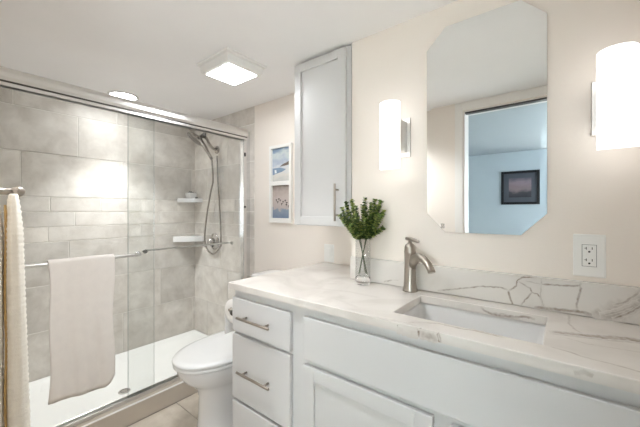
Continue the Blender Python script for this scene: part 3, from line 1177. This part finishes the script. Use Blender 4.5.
# backsplash
BT = 0.996
BY0 = 1.280
bm = bmesh.new()
lay = bm.loops.layers.float_color.new('vein')
r = bmesh.ops.create_cube(bm, size=1.0)
bx0, bx1 = XJ + 0.002, XR - 0.003
for v in r['verts']:
    v.co = ((bx0 + bx1) / 2 + v.co.x * (bx1 - bx0), (BY0 + YV - 0.001) / 2 + v.co.y * (YV - 0.001 - BY0), (CT + 0.0018 + BT) / 2 + v.co.z * (BT - CT - 0.0018))
bmesh.ops.bevel(bm, geom=bm.edges[:], offset=0.002, segments=2, profile=0.5, affect='EDGES')
for f_ in bm.faces:
    for l_ in f_.loops:
        l_[lay] = (0, 0, 0, 1)
face = lambda a, b, e: (a, BY0 - 0.0002 - e, b)
for pts, w, k in (
    ([(-0.4033, 0.8953), (-0.3526, 0.9086), (-0.3025, 0.9215), (-0.24, 0.938), (-0.1855, 0.943), (-0.1653, 0.9414), (-0.1532, 0.9351)], 0.0028, 0.65),
    ([(-0.1532, 0.9351), (-0.1511, 0.9215), (-0.1462, 0.908), (-0.1404, 0.890)], 0.0032, 0.95),
    ([(-0.1532, 0.9351), (-0.1365, 0.9488), (-0.1281, 0.9585), (-0.1272, 0.9724), (-0.1133, 0.988), (-0.0861, 0.9925), (-0.0726, 0.9925)], 0.0028, 0.85),
    ([(-0.1239, 0.9743), (-0.1039, 0.9621), (-0.0881, 0.9535), (-0.0839, 0.9407), (-0.0996, 0.9163), (-0.1109, 0.9006), (-0.115, 0.890)], 0.0026, 0.80),
    ([(-0.0839, 0.9407), (-0.0684, 0.9378), (-0.0609, 0.9289), (-0.0527, 0.9067), (-0.052, 0.890)], 0.0026, 0.75),
    ([(-0.0581, 0.990), (-0.0565, 0.9726), (-0.0205, 0.9756), (0.0215, 0.979), (0.0408, 0.9819), (0.0466, 0.991)], 0.0030, 0.75),
    ([(-0.10, 0.978), (-0.0565, 0.9726)], 0.002, 0.4),
    ([(0.0427, 0.9819), (0.0454, 0.975), (0.0391, 0.944), (0.0339, 0.9181), (0.0351, 0.9033)], 0.0030, 0.80),
    ([(-0.0568, 0.9726), (-0.0601, 0.9361), (-0.0543, 0.9118), (-0.0581, 0.890)], 0.0022, 0.50),
    ([(-0.0781, 0.893), (0.0016, 0.896), (0.0371, 0.9002), (0.0671, 0.8977), (0.0899, 0.8995)], 0.0048, 0.85),
    ([(0.1942, 0.994), (0.1762, 0.975), (0.1543, 0.9455), (0.1346, 0.9307), (0.1037, 0.9102), (0.0707, 0.8971)], 0.013, 0.60),
    ([(0.222, 0.975), (0.185, 0.958), (0.155, 0.936), (0.125, 0.918), (0.10, 0.902)], 0.024, 0.42),
    ([(0.232, 0.992), (0.2061, 0.968), (0.1762, 0.9475), (0.1513, 0.9271), (0.1168, 0.903), (0.09, 0.8925)], 0.012, 0.62),
    ([(0.26, 0.992), (0.2061, 0.9622), (0.1762, 0.9425), (0.1513, 0.9171), (0.1168, 0.894)], 0.003, 0.85),
    ([(0.18, 0.993), (0.166, 0.974), (0.145, 0.950), (0.118, 0.936)], 0.003, 0.70),
    ([(0.172, 0.963), (0.18, 0.953), (0.19, 0.958)], 0.004, 0.75),
    ([(0.10, 0.903), (0.13, 0.918), (0.16, 0.940)], 0.003, 0.55),
    ([(-0.6403, 0.8987), (-0.6205, 0.9042), (-0.602, 0.9113)], 0.0032, 0.60),
    ([(-0.60, 0.9113), (-0.57, 0.914)], 0.002, 0.30)):
    vein_ribbon(bm, lay, pts, w, k, face)
me = bpy.data.meshes.new('backsplash')
bm.to_mesh(me)
bm.free()
me.materials.append(M['quartz'])
o = bpy.data.objects.new('backsplash', me)
COL.objects.link(o)
tag(o, 'veined quartz backsplash strip along the wall behind the countertop', 'backsplash')

# undermount sink
t = thing('undermount_sink', 'rectangular white undermount sink below the countertop cutout', 'sink', (-0.241, 1.079, 0.70))


def sr(d, z, r):
    return rr(-0.448 + d, -0.034 - d, 0.944 + d, 1.213 - d, z, r, 6)


mb = MB()
mb.loft([sr(-0.02, CB - 0.001, 0.02), sr(0.0, CB - 0.001, 0.02), sr(0.004, 0.845, 0.02), sr(0.012, 0.775, 0.03), sr(0.035, 0.745, 0.05), sr(0.09, 0.738, 0.05), sr(0.115, 0.735, 0.015)], cap0=False)
mb.loft([sr(-0.02, CB - 0.001, 0.02), sr(-0.02, 0.845, 0.02), sr(0.0, 0.770, 0.03), sr(0.03, 0.731, 0.05)], cap0=False)
mb.build('basin', M['porcelain'], t, fix=True)
mb = MB()
mb.lathe([(0.024, 0.0), (0.024, 0.003), (0.018, 0.004), (0.0, 0.002)], (-0.241, 1.079, 0.735), n=24)
mb.build('drain', M['chrome'], t)

# faucet
FX, FY = -0.503, 1.245
t = thing('faucet', 'brushed nickel single lever faucet left of the sink', 'faucet', (FX, FY, CT))
mb = MB()
mb.lathe([(0.0305, 0.0), (0.0305, 0.006), (0.0265, 0.020), (0.0245, 0.045), (0.0235, 0.10), (0.0235, 0.158), (0.0245, 0.161), (0.0245, 0.165), (0.0235, 0.168),
          (0.0225, 0.184), (0.019, 0.193), (0.010, 0.199), (0.0075, 0.203)], (FX, FY, CT), n=28)
mb.build('body', M['nickel'], t)
sd = Vector((0.78, -0.55, 0)).normalized()
mb = MB()
base = Vector((FX, FY, CT))
sp = [(0.010, 0.112, 0.016, 0.024), (0.030, 0.134, 0.016, 0.022), (0.052, 0.147, 0.0155, 0.018), (0.076, 0.150, 0.015, 0.0155), (0.100, 0.144, 0.0145, 0.0145), (0.122, 0.130, 0.0145, 0.014), (0.140, 0.110, 0.015, 0.013), (0.144, 0.103, 0.015, 0.0125)]
rings = []
side = Vector((-sd.y, sd.x, 0))
for i, (a, h, wr, hr) in enumerate(sp):
    p = base + sd * a + Vector((0, 0, h))
    i0, i1 = max(i - 1, 0), min(i + 1, len(sp) - 1)
    tg = (sd * (sp[i1][0] - sp[i0][0]) + Vector((0, 0, sp[i1][1] - sp[i0][1]))).normalized()
    up = side.cross(tg) * -1
    rings.append([p + side * wr * math.cos(2 * PI * k / 18) + up * hr * math.sin(2 * PI * k / 18) for k in range(18)])
mb.loft(rings)
mb.build('spout', M['nickel'], t)
mb = MB()
mb.lathe([(0.0075, 0.198), (0.0075, 0.210), (0.009, 0.214)], base, n=16)
ld = Vector((0.86, -0.5, 0)).normalized()
a = base + Vector((0, 0, 0.2175))
mb.tube([a - ld * 0.026, a - ld * 0.022, a, a + ld * 0.050 - Vector((0, 0, 0.006)), a + ld * 0.056 - Vector((0, 0, 0.007))], [0.005, 0.0085, 0.009, 0.0065, 0.004], 14)
mb.build('lever', M['nickel'], t)

# ------------------------------------------------------------------ vase with greenery
VX, VY, VR = -0.717, 1.222, 0.0345
t = thing('glass_vase', 'clear cylindrical glass vase with a thick foot left of the faucet', 'vase', (VX, VY, CT))
mb = MB()
mb.lathe([(VR, 0.036), (VR, 0.205), (VR - 0.0012, 0.2065), (VR - 0.0025, 0.205), (VR - 0.0025, 0.0395), (0.0, 0.039)], (VX, VY, CT + 0.0004), n=32, caps=False)
mb.build('cylinder', M['vaseglass'], t)
mb = MB()
mb.lathe([(VR - 0.003, 0.0), (VR - 0.0005, 0.003), (VR - 0.001, 0.014), (VR - 0.0005, 0.0355), (0.0, 0.0355)], (VX, VY, CT + 0.0006), n=32)
mb.build('foot', M['thickglass'], t)

t = thing('greenery_bunch', 'bunch of leafy green artificial sprigs standing in the glass vase', 'plant', (VX, VY, CT + 0.045))
stem = MB()
leaf = MB()
rnd = random.Random(21)
up = Vector((0, 0, 1))
rt = Vector((0.784, 0.620, 0))       # along the picture's width
fwv = Vector((-0.62, 0.784, 0))


def add_leaf(p, d, n, L, W):
    d = d.normalized()
    n = (n - d * n.dot(d)).normalized()
    s = d.cross(n)
    pts = [p, p + d * L * 0.30 + s * W * 0.8 + n * L * 0.05, p + d * L * 0.68 + s * W * 0.85 + n * L * 0.02, p + d * L - n * L * 0.10,
           p + d * L * 0.68 - s * W * 0.85 + n * L * 0.02, p + d * L * 0.30 - s * W * 0.8 + n * L * 0.05]
    vs = [leaf.bm.verts.new(q) for q in pts]
    mid = leaf.bm.verts.new(p + d * L * 0.5 - n * L * 0.10)
    for i in range(6):
        f = leaf.bm.faces.new((vs[i], vs[(i + 1) % 6], mid))
        f.smooth = True


# two thick crossing stems
c0 = Vector((VX, VY, CT))
cp = c0 - rt * 0.006
for s in (-1, 1):
    stem.tube([c0 + rt * (-s * 0.019) + up * 0.046, c0 + rt * (-s * 0.002) + up * 0.130, c0 + rt * (s * 0.018) + up * 0.212], [0.0024, 0.0024, 0.0026], 8)
    stem.tube([c0 + rt * (-s * 0.013) + fwv * 0.008 + up * 0.050, c0 + rt * (s * 0.001) + fwv * 0.004 + up * 0.135, c0 + rt * (s * 0.012) - fwv * 0.01 + up * 0.212], [0.0018, 0.0018, 0.002], 8)
# plumes: sideways end, depth end, height
plumes = []
for (sx, sy, sz) in ((-0.092, 0.0, 0.385), (-0.070, 0.035, 0.415), (-0.050, -0.035, 0.425), (-0.025, 0.02, 0.390), (0.005, -0.02, 0.395), (0.022, 0.03, 0.440), (0.040, -0.03, 0.405),
                     (0.066, 0.01, 0.430), (0.088, -0.01, 0.420), (0.085, 0.04, 0.395), (0.100, -0.025, 0.365), (-0.102, -0.02, 0.345), (0.070, -0.05, 0.335), (-0.075, 0.03, 0.31),
                     (-0.03, -0.055, 0.34), (0.03, 0.055, 0.35), (0.0, -0.05, 0.31), (-0.055, -0.045, 0.29), (0.055, 0.03, 0.29), (0.103, 0.0, 0.272), (0.0, 0.05, 0.29)):
    plumes.append((sx * 0.96, sy, 0.205 + (sz - 0.205) * 0.80))
for sx, sy, sz in plumes:
    p0 = c0 + rt * (0.018 if sx > 0 else -0.018) * min(1, abs(sx) / 0.05) + up * 0.205
    p2 = cp + rt * sx + fwv * sy + up * sz
    p1 = p0.lerp(p2, 0.5) + rt * sx * 0.16 + fwv * sy * 0.2 + up * 0.006
    path = []
    for k in range(11):
        s = k / 10
        path.append(p0 * (1 - s) ** 2 + p1 * 2 * s * (1 - s) + p2 * s * s)
    stem.tube(path, [0.0013] * 10 + [0.0006], 5)
    L = (p2 - p0).length
    nodes = max(10, int(L / 0.0062)) + 1
    for k in range(1, nodes + 1):
        s = k / nodes
        p = p0 * (1 - s) ** 2 + p1 * 2 * s * (1 - s) + p2 * s * s
        tg = (path[min(int(s * 10) + 1, 10)] - path[min(int(s * 10), 9)]).normalized()
        a0 = rnd.uniform(0, 2 * PI)
        e1 = tg.cross(up if abs(tg.z) < 0.95 else Vector((1, 0, 0))).normalized()
        e2 = tg.cross(e1)
        m = 3
        size = 0.0200 * (1.0 - 0.22 * s) * rnd.uniform(0.8, 1.15)
        for q in range(m):
            a = a0 + 2 * PI * q / m
            dd = (e1 * math.cos(a) + e2 * math.sin(a)) + tg * rnd.uniform(0.35, 1.0)
            add_leaf(p, dd, tg + Vector((rnd.uniform(-.3, .3), rnd.uniform(-.3, .3), 0.3)), size, size * 0.56)
stem.build('stems', M['stem'], t)
leaf.build('leaves', M['leaf'], t, fix=False)

# ------------------------------------------------------------------ wall cabinet over the toilet
t = thing('wall_cabinet', 'tall pale grey shaker wall cabinet in the recess above the counter', 'cabinet', (-1.02, 1.45, 1.14))
CX0, CX1, CZ0, CZ1 = -1.198, XJ + 0.004, 1.145, 2.044
YC = 1.297
mb = MB()
mb.box((CX0, YC, CZ0 - 0.004), (XJ - 0.004, YR - 0.004, CZ1 + 0.006), 0.0015)
mb.build('body', M['cab'], t)
d = shaker(CX0 + 0.001, -0.851, CZ0, CZ1, YC - 0.0185, YC - 0.0005, 0.046, t)
mb = MB()
pull(mb, (-0.895, YC - 0.048, 1.170), (-0.895, YC - 0.048, 1.358), (0, -0.030, 0), post=0.03)
mb.build('pull', M['nickel'], d)

# ------------------------------------------------------------------ beach pictures
AX0, AX1, AZ0, AZ1 = -1.738, -1.510, 1.135, 1.708
AY = YR - 0.001
t = thing('beach_picture', 'white framed pair of beach pictures above the toilet', 'picture', (-1.62, YR, 1.42))
mb = MB()
fw_ = 0.022
for lo, hi in (((AX0, AY - 0.022, AZ0), (AX0 + fw_, AY, AZ1)), ((AX1 - fw_, AY - 0.022, AZ0), (AX1, AY, AZ1)),
               ((AX0 + fw_, AY - 0.022, AZ0), (AX1 - fw_, AY, AZ0 + 0.034)), ((AX0 + fw_, AY - 0.022, AZ1 - fw_), (AX1 - fw_, AY, AZ1)),
               ((AX0 + fw_, AY - 0.022, 1.410), (AX1 - fw_, AY, 1.440))):
    mb.box(lo, hi, 0.002)
mb.build('frame', M['frame_white'], t)
px0, px1 = AX0 + fw_, AX1 - fw_
sea = mat('print_sea_blue', srgb(126, 148, 172), 0.35, var=0.25, nscale=30)
hill = mat('print_dark_headland', srgb(108, 96, 90), 0.35, var=0.25, nscale=40)
bird = mat('print_dark_birds', srgb(70, 62, 60), 0.35, var=0.2, nscale=40)
surf = mat('print_white_surf', srgb(225, 228, 228), 0.35, var=0.06, nscale=40)
pz0, pz1 = 1.440, AZ1 - fw_
# object space origin of the picture parts is the thing's base (z = 1.42)
m1 = picture_mat('print_beach_view', [(0.0, srgb(196, 196, 192)), (0.22, srgb(214, 210, 202)), (0.42, srgb(205, 208, 212)), (0.60, srgb(168, 178, 194)),
                                      (0.80, srgb(196, 204, 202)), (1.0, srgb(130, 150, 176))], (1, 1, 2.2), 0.55, pz0 - 1.42, pz1 - 1.42)
mb = MB()
yb = AY - 0.006
mb.box((px0, yb, pz0), (px1, yb + 0.004, pz1))
hgt = pz1 - pz0


def pp(u, v, e=0.0004):
    return (px0 + (px1 - px0) * u, yb - e, pz0 + hgt * v)


mb.poly([pp(0.0, 0.41), pp(0.45, 0.41), pp(0.78, 0.35), pp(0.55, 0.28), pp(0.25, 0.24), pp(0.0, 0.20)], 1)
mb.poly([pp(0.12, 0.36, 0.0008), pp(0.22, 0.35, 0.0008), pp(0.25, 0.26, 0.0008), pp(0.14, 0.25, 0.0008)], 3)
mb.poly([pp(0.42, 0.44, 0.0007), pp(0.60, 0.51, 0.0007), pp(0.80, 0.545, 0.0007), pp(1.0, 0.60, 0.0007), pp(1.0, 0.48, 0.0007), pp(0.75, 0.455, 0.0007)], 2)
mb.build('upper_print', [m1, sea, hill, surf], t)
pz0, pz1 = AZ0 + 0.034, 1.410
hgt = pz1 - pz0
m2 = picture_mat('print_shorebirds', [(0.0, srgb(112, 128, 150)), (0.26, srgb(138, 150, 166)), (0.30, srgb(188, 176, 172)), (0.62, srgb(196, 184, 178)),
                                      (0.85, srgb(176, 162, 154)), (1.0, srgb(150, 138, 132))], (1, 1, 1.6), 0.30, pz0 - 1.42, pz1 - 1.42, 26)
mb = MB()
mb.box((px0, yb, pz0), (px1, yb + 0.004, pz1))
for u, v in ((0.22, 0.55), (0.36, 0.58), (0.30, 0.49), (0.44, 0.54), (0.52, 0.43), (0.60, 0.49), (0.72, 0.53), (0.80, 0.46), (0.78, 0.40), (0.9, 0.36)):
    mb.poly([pp(u - 0.05, v + 0.02), pp(u + 0.04, v + 0.03), pp(u + 0.06, v + 0.005), pp(u, v - 0.02)], 1)
    mb.poly([pp(u - 0.012, v - 0.045), pp(u + 0.008, v - 0.045), pp(u + 0.012, v - 0.01), pp(u - 0.01, v - 0.01)], 1)
mb.build('lower_print', [m2, bird], t)

# ------------------------------------------------------------------ mirror
t = thing('wall_mirror', 'tall frameless octagonal wall mirror with a slim angled edge above the sink', 'mirror', (-0.245, YV, 1.134))
mx0, mx1, mz0, mz1 = -0.449, -0.042, 1.135, 1.969
cx_, cz_ = 0.075, 0.077
octo = [(mx0, mz0 + cz_), (mx0 + cx_, mz0), (mx1 - cx_, mz0), (mx1, mz0 + cz_), (mx1, mz1 - cz_), (mx1 - cx_, mz1), (mx0 + cx_, mz1), (mx0, mz1 - cz_)]
b = 0.018
k_ = b * math.tan(math.radians(22.5))
ino = [(mx0 + b, mz0 + cz_ + k_), (mx0 + cx_ + k_, mz0 + b), (mx1 - cx_ - k_, mz0 + b), (mx1 - b, mz0 + cz_ + k_), (mx1 - b, mz1 - cz_ - k_), (mx1 - cx_ - k_, mz1 - b), (mx0 + cx_ + k_, mz1 - b), (mx0 + b, mz1 - cz_ - k_)]
mb = MB()
ya, yb_, yc = YV - 0.001, YV - 0.0053, YV - 0.0060
mb.loft([[(x, yb_, z) for x, z in octo], [(x, yc, z) for x, z in ino]], smooth=False, cap0=False, cap1=True)
mb.build('mirror_glass', M['mirror'], t)
mb = MB()
mb.loft([[(x, ya, z) for x, z in octo], [(x, yb_ + 0.0002, z) for x, z in octo]], smooth=False)
mb.build('backing', M['darkmetal'], t)
mb = MB()
mb.box((-0.392, YV - 0.010, 1.150), (-0.378, YV - 0.0065, 1.170), 0.001)
mb.build('clip', M['clearplastic'], t)


# ------------------------------------------------------------------ sconces
def sconce(cx, label):
    t = thing('wall_sconce', label, 'wall lamp', (cx, YV, 1.55), 'lit glass sconces beside the mirror')
    MB().box((cx - 0.050, YV - 0.009, 1.457), (cx + 0.050, YV - 0.0005, 1.628), 0.002).build('back_plate', M['plate_nickel'], t)
    yc = YV - 0.100
    MB().box((cx - 0.034, yc + 0.001, 1.478), (cx + 0.034, YV - 0.009, 1.612), 0.002).build('mount', M['plate_nickel'], t)
    R = 0.0433
    n = 22
    mb = MB()
    sec = [(cx + R * math.cos(PI + PI * k / n), yc + R * math.sin(PI + PI * k / n)) for k in range(n + 1)]
    mb.loft([[(x, y, z) for x, y in sec] for z in (1.398, 1.54, 1.674)], smooth=False)
    mb.build('glass_shade', M['sconce'], t)
    return t


sconce(-0.571, 'lit white curved glass sconce left of the mirror')
sconce(0.120, 'lit white curved glass sconce above the wall outlet')


# ------------------------------------------------------------------ outlets
def cover(name, cx, cz, y, w, h, label, cat):
    t = thing(name, label, cat, (cx, y, cz))
    MB().box((cx - w / 2, y - 0.006, cz - h / 2), (cx + w / 2, y - 0.0005, cz + h / 2), 0.003).build('cover_plate', M['plastic'], t)
    return t


t = cover('wall_outlet', 0.0655, 1.079, YV, 0.079, 0.135, 'white double wall outlet above the backsplash under the right sconce', 'outlet')
mb = MB()
mb.box((0.0655 - 0.0180, YV - 0.0068, 1.079 - 0.0350), (0.0655 + 0.0180, YV - 0.0055, 1.079 + 0.0350))
bz_ = mb.build('gasket', mat('grey_gasket', (0.22, 0.21, 0.20, 1), 0.6, var=0.05), t)
mb = MB()
mb.box((0.0655 - 0.0166, YV - 0.0085, 1.079 - 0.0336), (0.0655 + 0.0166, YV - 0.0050, 1.079 + 0.0336), 0.0010)
rc = mb.build('receptacle', M['plastic'], t)
mb = MB()
for zc in (1.079 + 0.020, 1.079 - 0.017):
    mb.box((0.0655 - 0.0080, YV - 0.0088, zc - 0.0010), (0.0655 - 0.0060, YV - 0.0080, zc + 0.0075))
    mb.box((0.0655 - 0.0115, YV - 0.0088, zc + 0.0025), (0.0655 - 0.0060, YV - 0.0080, zc + 0.0042))
    mb.box((0.0655 + 0.0060, YV - 0.0088, zc - 0.0005), (0.0655 + 0.0080, YV - 0.0080, zc + 0.0070))
    mb.lathe([(0.0030, 0), (0.0030, 0.0006)], (0.0655, YV - 0.0082, zc - 0.0075), (0, -1, 0), 12)
mb.build('slots', M['slot'], rc)

t = cover('wall_switch', -1.188, 0.948, YR, 0.078, 0.115, 'white wall plate in the recess under the wall cabinet', 'switch')
MB().box((-1.188 - 0.0165, YR - 0.010, 0.948 - 0.033), (-1.188 + 0.0165, YR - 0.005, 0.948 + 0.033), 0.0012).build('rocker', M['plastic'], t)

# ------------------------------------------------------------------ toilet paper
PX_, PZ_ = -1.330, 0.706
t = thing('paper_holder', 'nickel paper holder arm on the left end of the vanity', 'paper holder', (VX0, 1.075, PZ_))
mb = MB()
mb.lathe([(0.022, 0.0), (0.022, 0.005), (0.014, 0.010)], (VX0 - 0.0005, 1.085, PZ_ + 0.012), (-1, 0, 0), 18)
mb.build('wall_plate', M['nickel'], t)
mb = MB()
mb.tube([(VX0 - 0.006, 1.085, PZ_ + 0.012), (PX_ + 0.015, 1.085, PZ_ + 0.012), (PX_, 1.082, PZ_ + 0.012), (PX_, 1.070, PZ_ + 0.012), (PX_, 0.935, PZ_ + 0.012)], 0.007, 10)
mb.build('arm', M['nickel'], t)
t = thing('toilet_paper_roll', 'white toilet paper roll with a loose end beside the vanity', 'toilet paper', (PX_, 1.0, PZ_))
mb = MB()
mb.lathe([(0.021, 0.0), (0.058, 0.0), (0.060, 0.002), (0.060, 0.098), (0.058, 0.100), (0.021, 0.100)], (PX_, 0.952, PZ_), (0, 1, 0), 36, caps=False)
mb.build('roll', M['paper'], t)
mb = MB()
mb.lathe([(0.021, 0.001), (0.021, 0.099), (0.0195, 0.099), (0.0195, 0.001), (0.021, 0.001)], (PX_, 0.952, PZ_), (0, 1, 0), 24, caps=False)
mb.build('core', M['board'], t)
mb = MB()
mb.box((PX_ - 0.0612, 0.953, 0.575), (PX_ - 0.0598, 1.051, PZ_ + 0.01))
mb.build('loose_sheet', M['paper'], t)

# ------------------------------------------------------------------ ceiling fixtures
t = thing('ceiling_fan_light', 'square lit exhaust fan light on the ceiling above the toilet', 'ceiling light', (-1.528, 1.096, CEIL))
mb = MB()
gx0, gx1, gy0, gy1 = -1.598, -1.386, 0.974, 1.163
sq = lambda m_, z: [(gx0 - m_, gy0 - m_, z), (gx1 + m_, gy0 - m_, z), (gx1 + m_, gy1 + m_, z), (gx0 - m_, gy1 + m_, z)]
mb.loft([sq(0.040, CEIL - 0.0005), sq(0.040, CEIL - 0.012), sq(0.026, CEIL - 0.016), sq(0.022, 2.012), sq(0.016, 2.004), sq(0.002, 2.0025)], smooth=False)
mb.build('housing', M['plastic'], t)
MB().box((gx0, gy0, 2.0000), (gx1, gy1, 2.0024), 0.001).build('light_panel', M['fan_panel'], t)


def recessed(cx, cy, label, power, cone, lens):
    t = thing('recessed_light', label, 'ceiling light', (cx, cy, CEIL))
    mb = MB()
    mb.lathe([(0.098, 0.0), (0.098, 0.004), (0.090, 0.006), (0.078, 0.006), (0.076, 0.002)], (cx, cy, CEIL - 0.0005), (0, 0, -1), 40)
    mb.build('trim_ring', M['plastic'], t)
    MB().lathe([(0.077, 0.0), (0.077, 0.0015), (0.0, 0.0015)], (cx, cy, CEIL - 0.007), (0, 0, -1), 40).build('lens', lens, t)
    sl = bpy.data.lights.new('recessed_beam', 'SPOT')      # the downward beam of the recessed lamp
    sl.energy = power
    sl.spot_size = math.radians(cone)
    sl.spot_blend = 1.0
    sl.shadow_soft_size = 0.07
    sl.color = (0.945, 0.975, 1.0)
    so_ = bpy.data.objects.new('recessed_beam', sl)
    so_.location = (cx, cy, CEIL - 0.085)
    COL.objects.link(so_)


recessed(-2.512, 0.866, 'round lit recessed light in the ceiling over the shower', CAN_BEAM, 92, M['can_panel'])
recessed(-1.00, 0.45, 'round added fill light in the ceiling near the doorway wall hook', ADDED_FILL_BEAM, 128, emit_mat('added_fill_lens', (1, 0.98, 0.95, 1), 0.5))  # unseen lamp added to brighten the counter and vanity

# ------------------------------------------------------------------ bedroom picture and windows (picture shows in the mirror; far window added as fill)
t = thing('framed_picture', 'black framed dusky landscape on the bedroom wall in the mirror', 'picture', (-0.47, BY, 1.55))
qx0, qx1, qz0, qz1 = -0.700, -0.245, 1.315, 1.785
mb = MB()
f_ = 0.034
for lo, hi in (((qx0, BY, qz0), (qx0 + f_, BY + 0.022, qz1)), ((qx1 - f_, BY, qz0), (qx1, BY + 0.022, qz1)),
               ((qx0 + f_, BY, qz0), (qx1 - f_, BY + 0.022, qz0 + f_)), ((qx0 + f_, BY, qz1 - f_), (qx1 - f_, BY + 0.022, qz1))):
    mb.box(lo, hi, 0.003)
mb.build('frame', M['frame_black'], t)
MB().box((qx0 + f_, BY + 0.001, qz0 + f_), (qx1 - f_, BY + 0.008, qz1 - f_)).build('mat_board', M['mat_board'], t)
m3 = picture_mat('print_dusk', [(0.0, srgb(60, 60, 66)), (0.25, srgb(76, 74, 80)), (0.45, srgb(140, 122, 126)), (0.75, srgb(150, 132, 140)), (1.0, srgb(104, 100, 112))],
                 (1, 1, 2), 0.5, -0.14, 0.14, 9)
MB().box((qx0 + 0.095, BY + 0.006, qz0 + 0.10), (qx1 - 0.095, BY + 0.0095, qz1 - 0.10)).build('print', m3, t)

for nm, lo, hi, ax in (('window_1', (BX1 - 0.03, -2.0, 0.60), (BX1, -0.70, 1.90), 'x'), ('window_added', (0.22, BY, 0.60), (1.22, BY + 0.03, 1.90), 'y')):
    mb = MB()
    s = 0.05
    if ax == 'x':
        for a0, a1, b0, b1 in ((lo[1] - s, lo[1], lo[2] - s, hi[2] + s), (hi[1], hi[1] + s, lo[2] - s, hi[2] + s), (lo[1], hi[1], lo[2] - s, lo[2]), (lo[1], hi[1], hi[2], hi[2] + s), (lo[1], hi[1], 1.235, 1.265)):
            mb.box((lo[0], a0, b0), (hi[0], a1, b1), 0.003)
        wo_ = struct(mb.build(nm, M['trim']))
        MB().box((lo[0] + 0.018, lo[1], lo[2]), (lo[0] + 0.024, hi[1], hi[2])).build('pane', M['glass'], wo_)
    else:
        for a0, a1, b0, b1 in ((lo[0] - s, lo[0], lo[2] - s, hi[2] + s), (hi[0], hi[0] + s, lo[2] - s, hi[2] + s), (lo[0], hi[0], lo[2] - s, lo[2]), (lo[0], hi[0], hi[2], hi[2] + s), (lo[0], hi[0], 1.235, 1.265)):
            mb.box((a0, lo[1], b0), (a1, hi[1], b1), 0.003)
        wo_ = struct(mb.build(nm, M['trim']))
        MB().box((lo[0], lo[1] + 0.006, lo[2]), (hi[0], lo[1] + 0.012, hi[2])).build('pane', M['glass'], wo_)
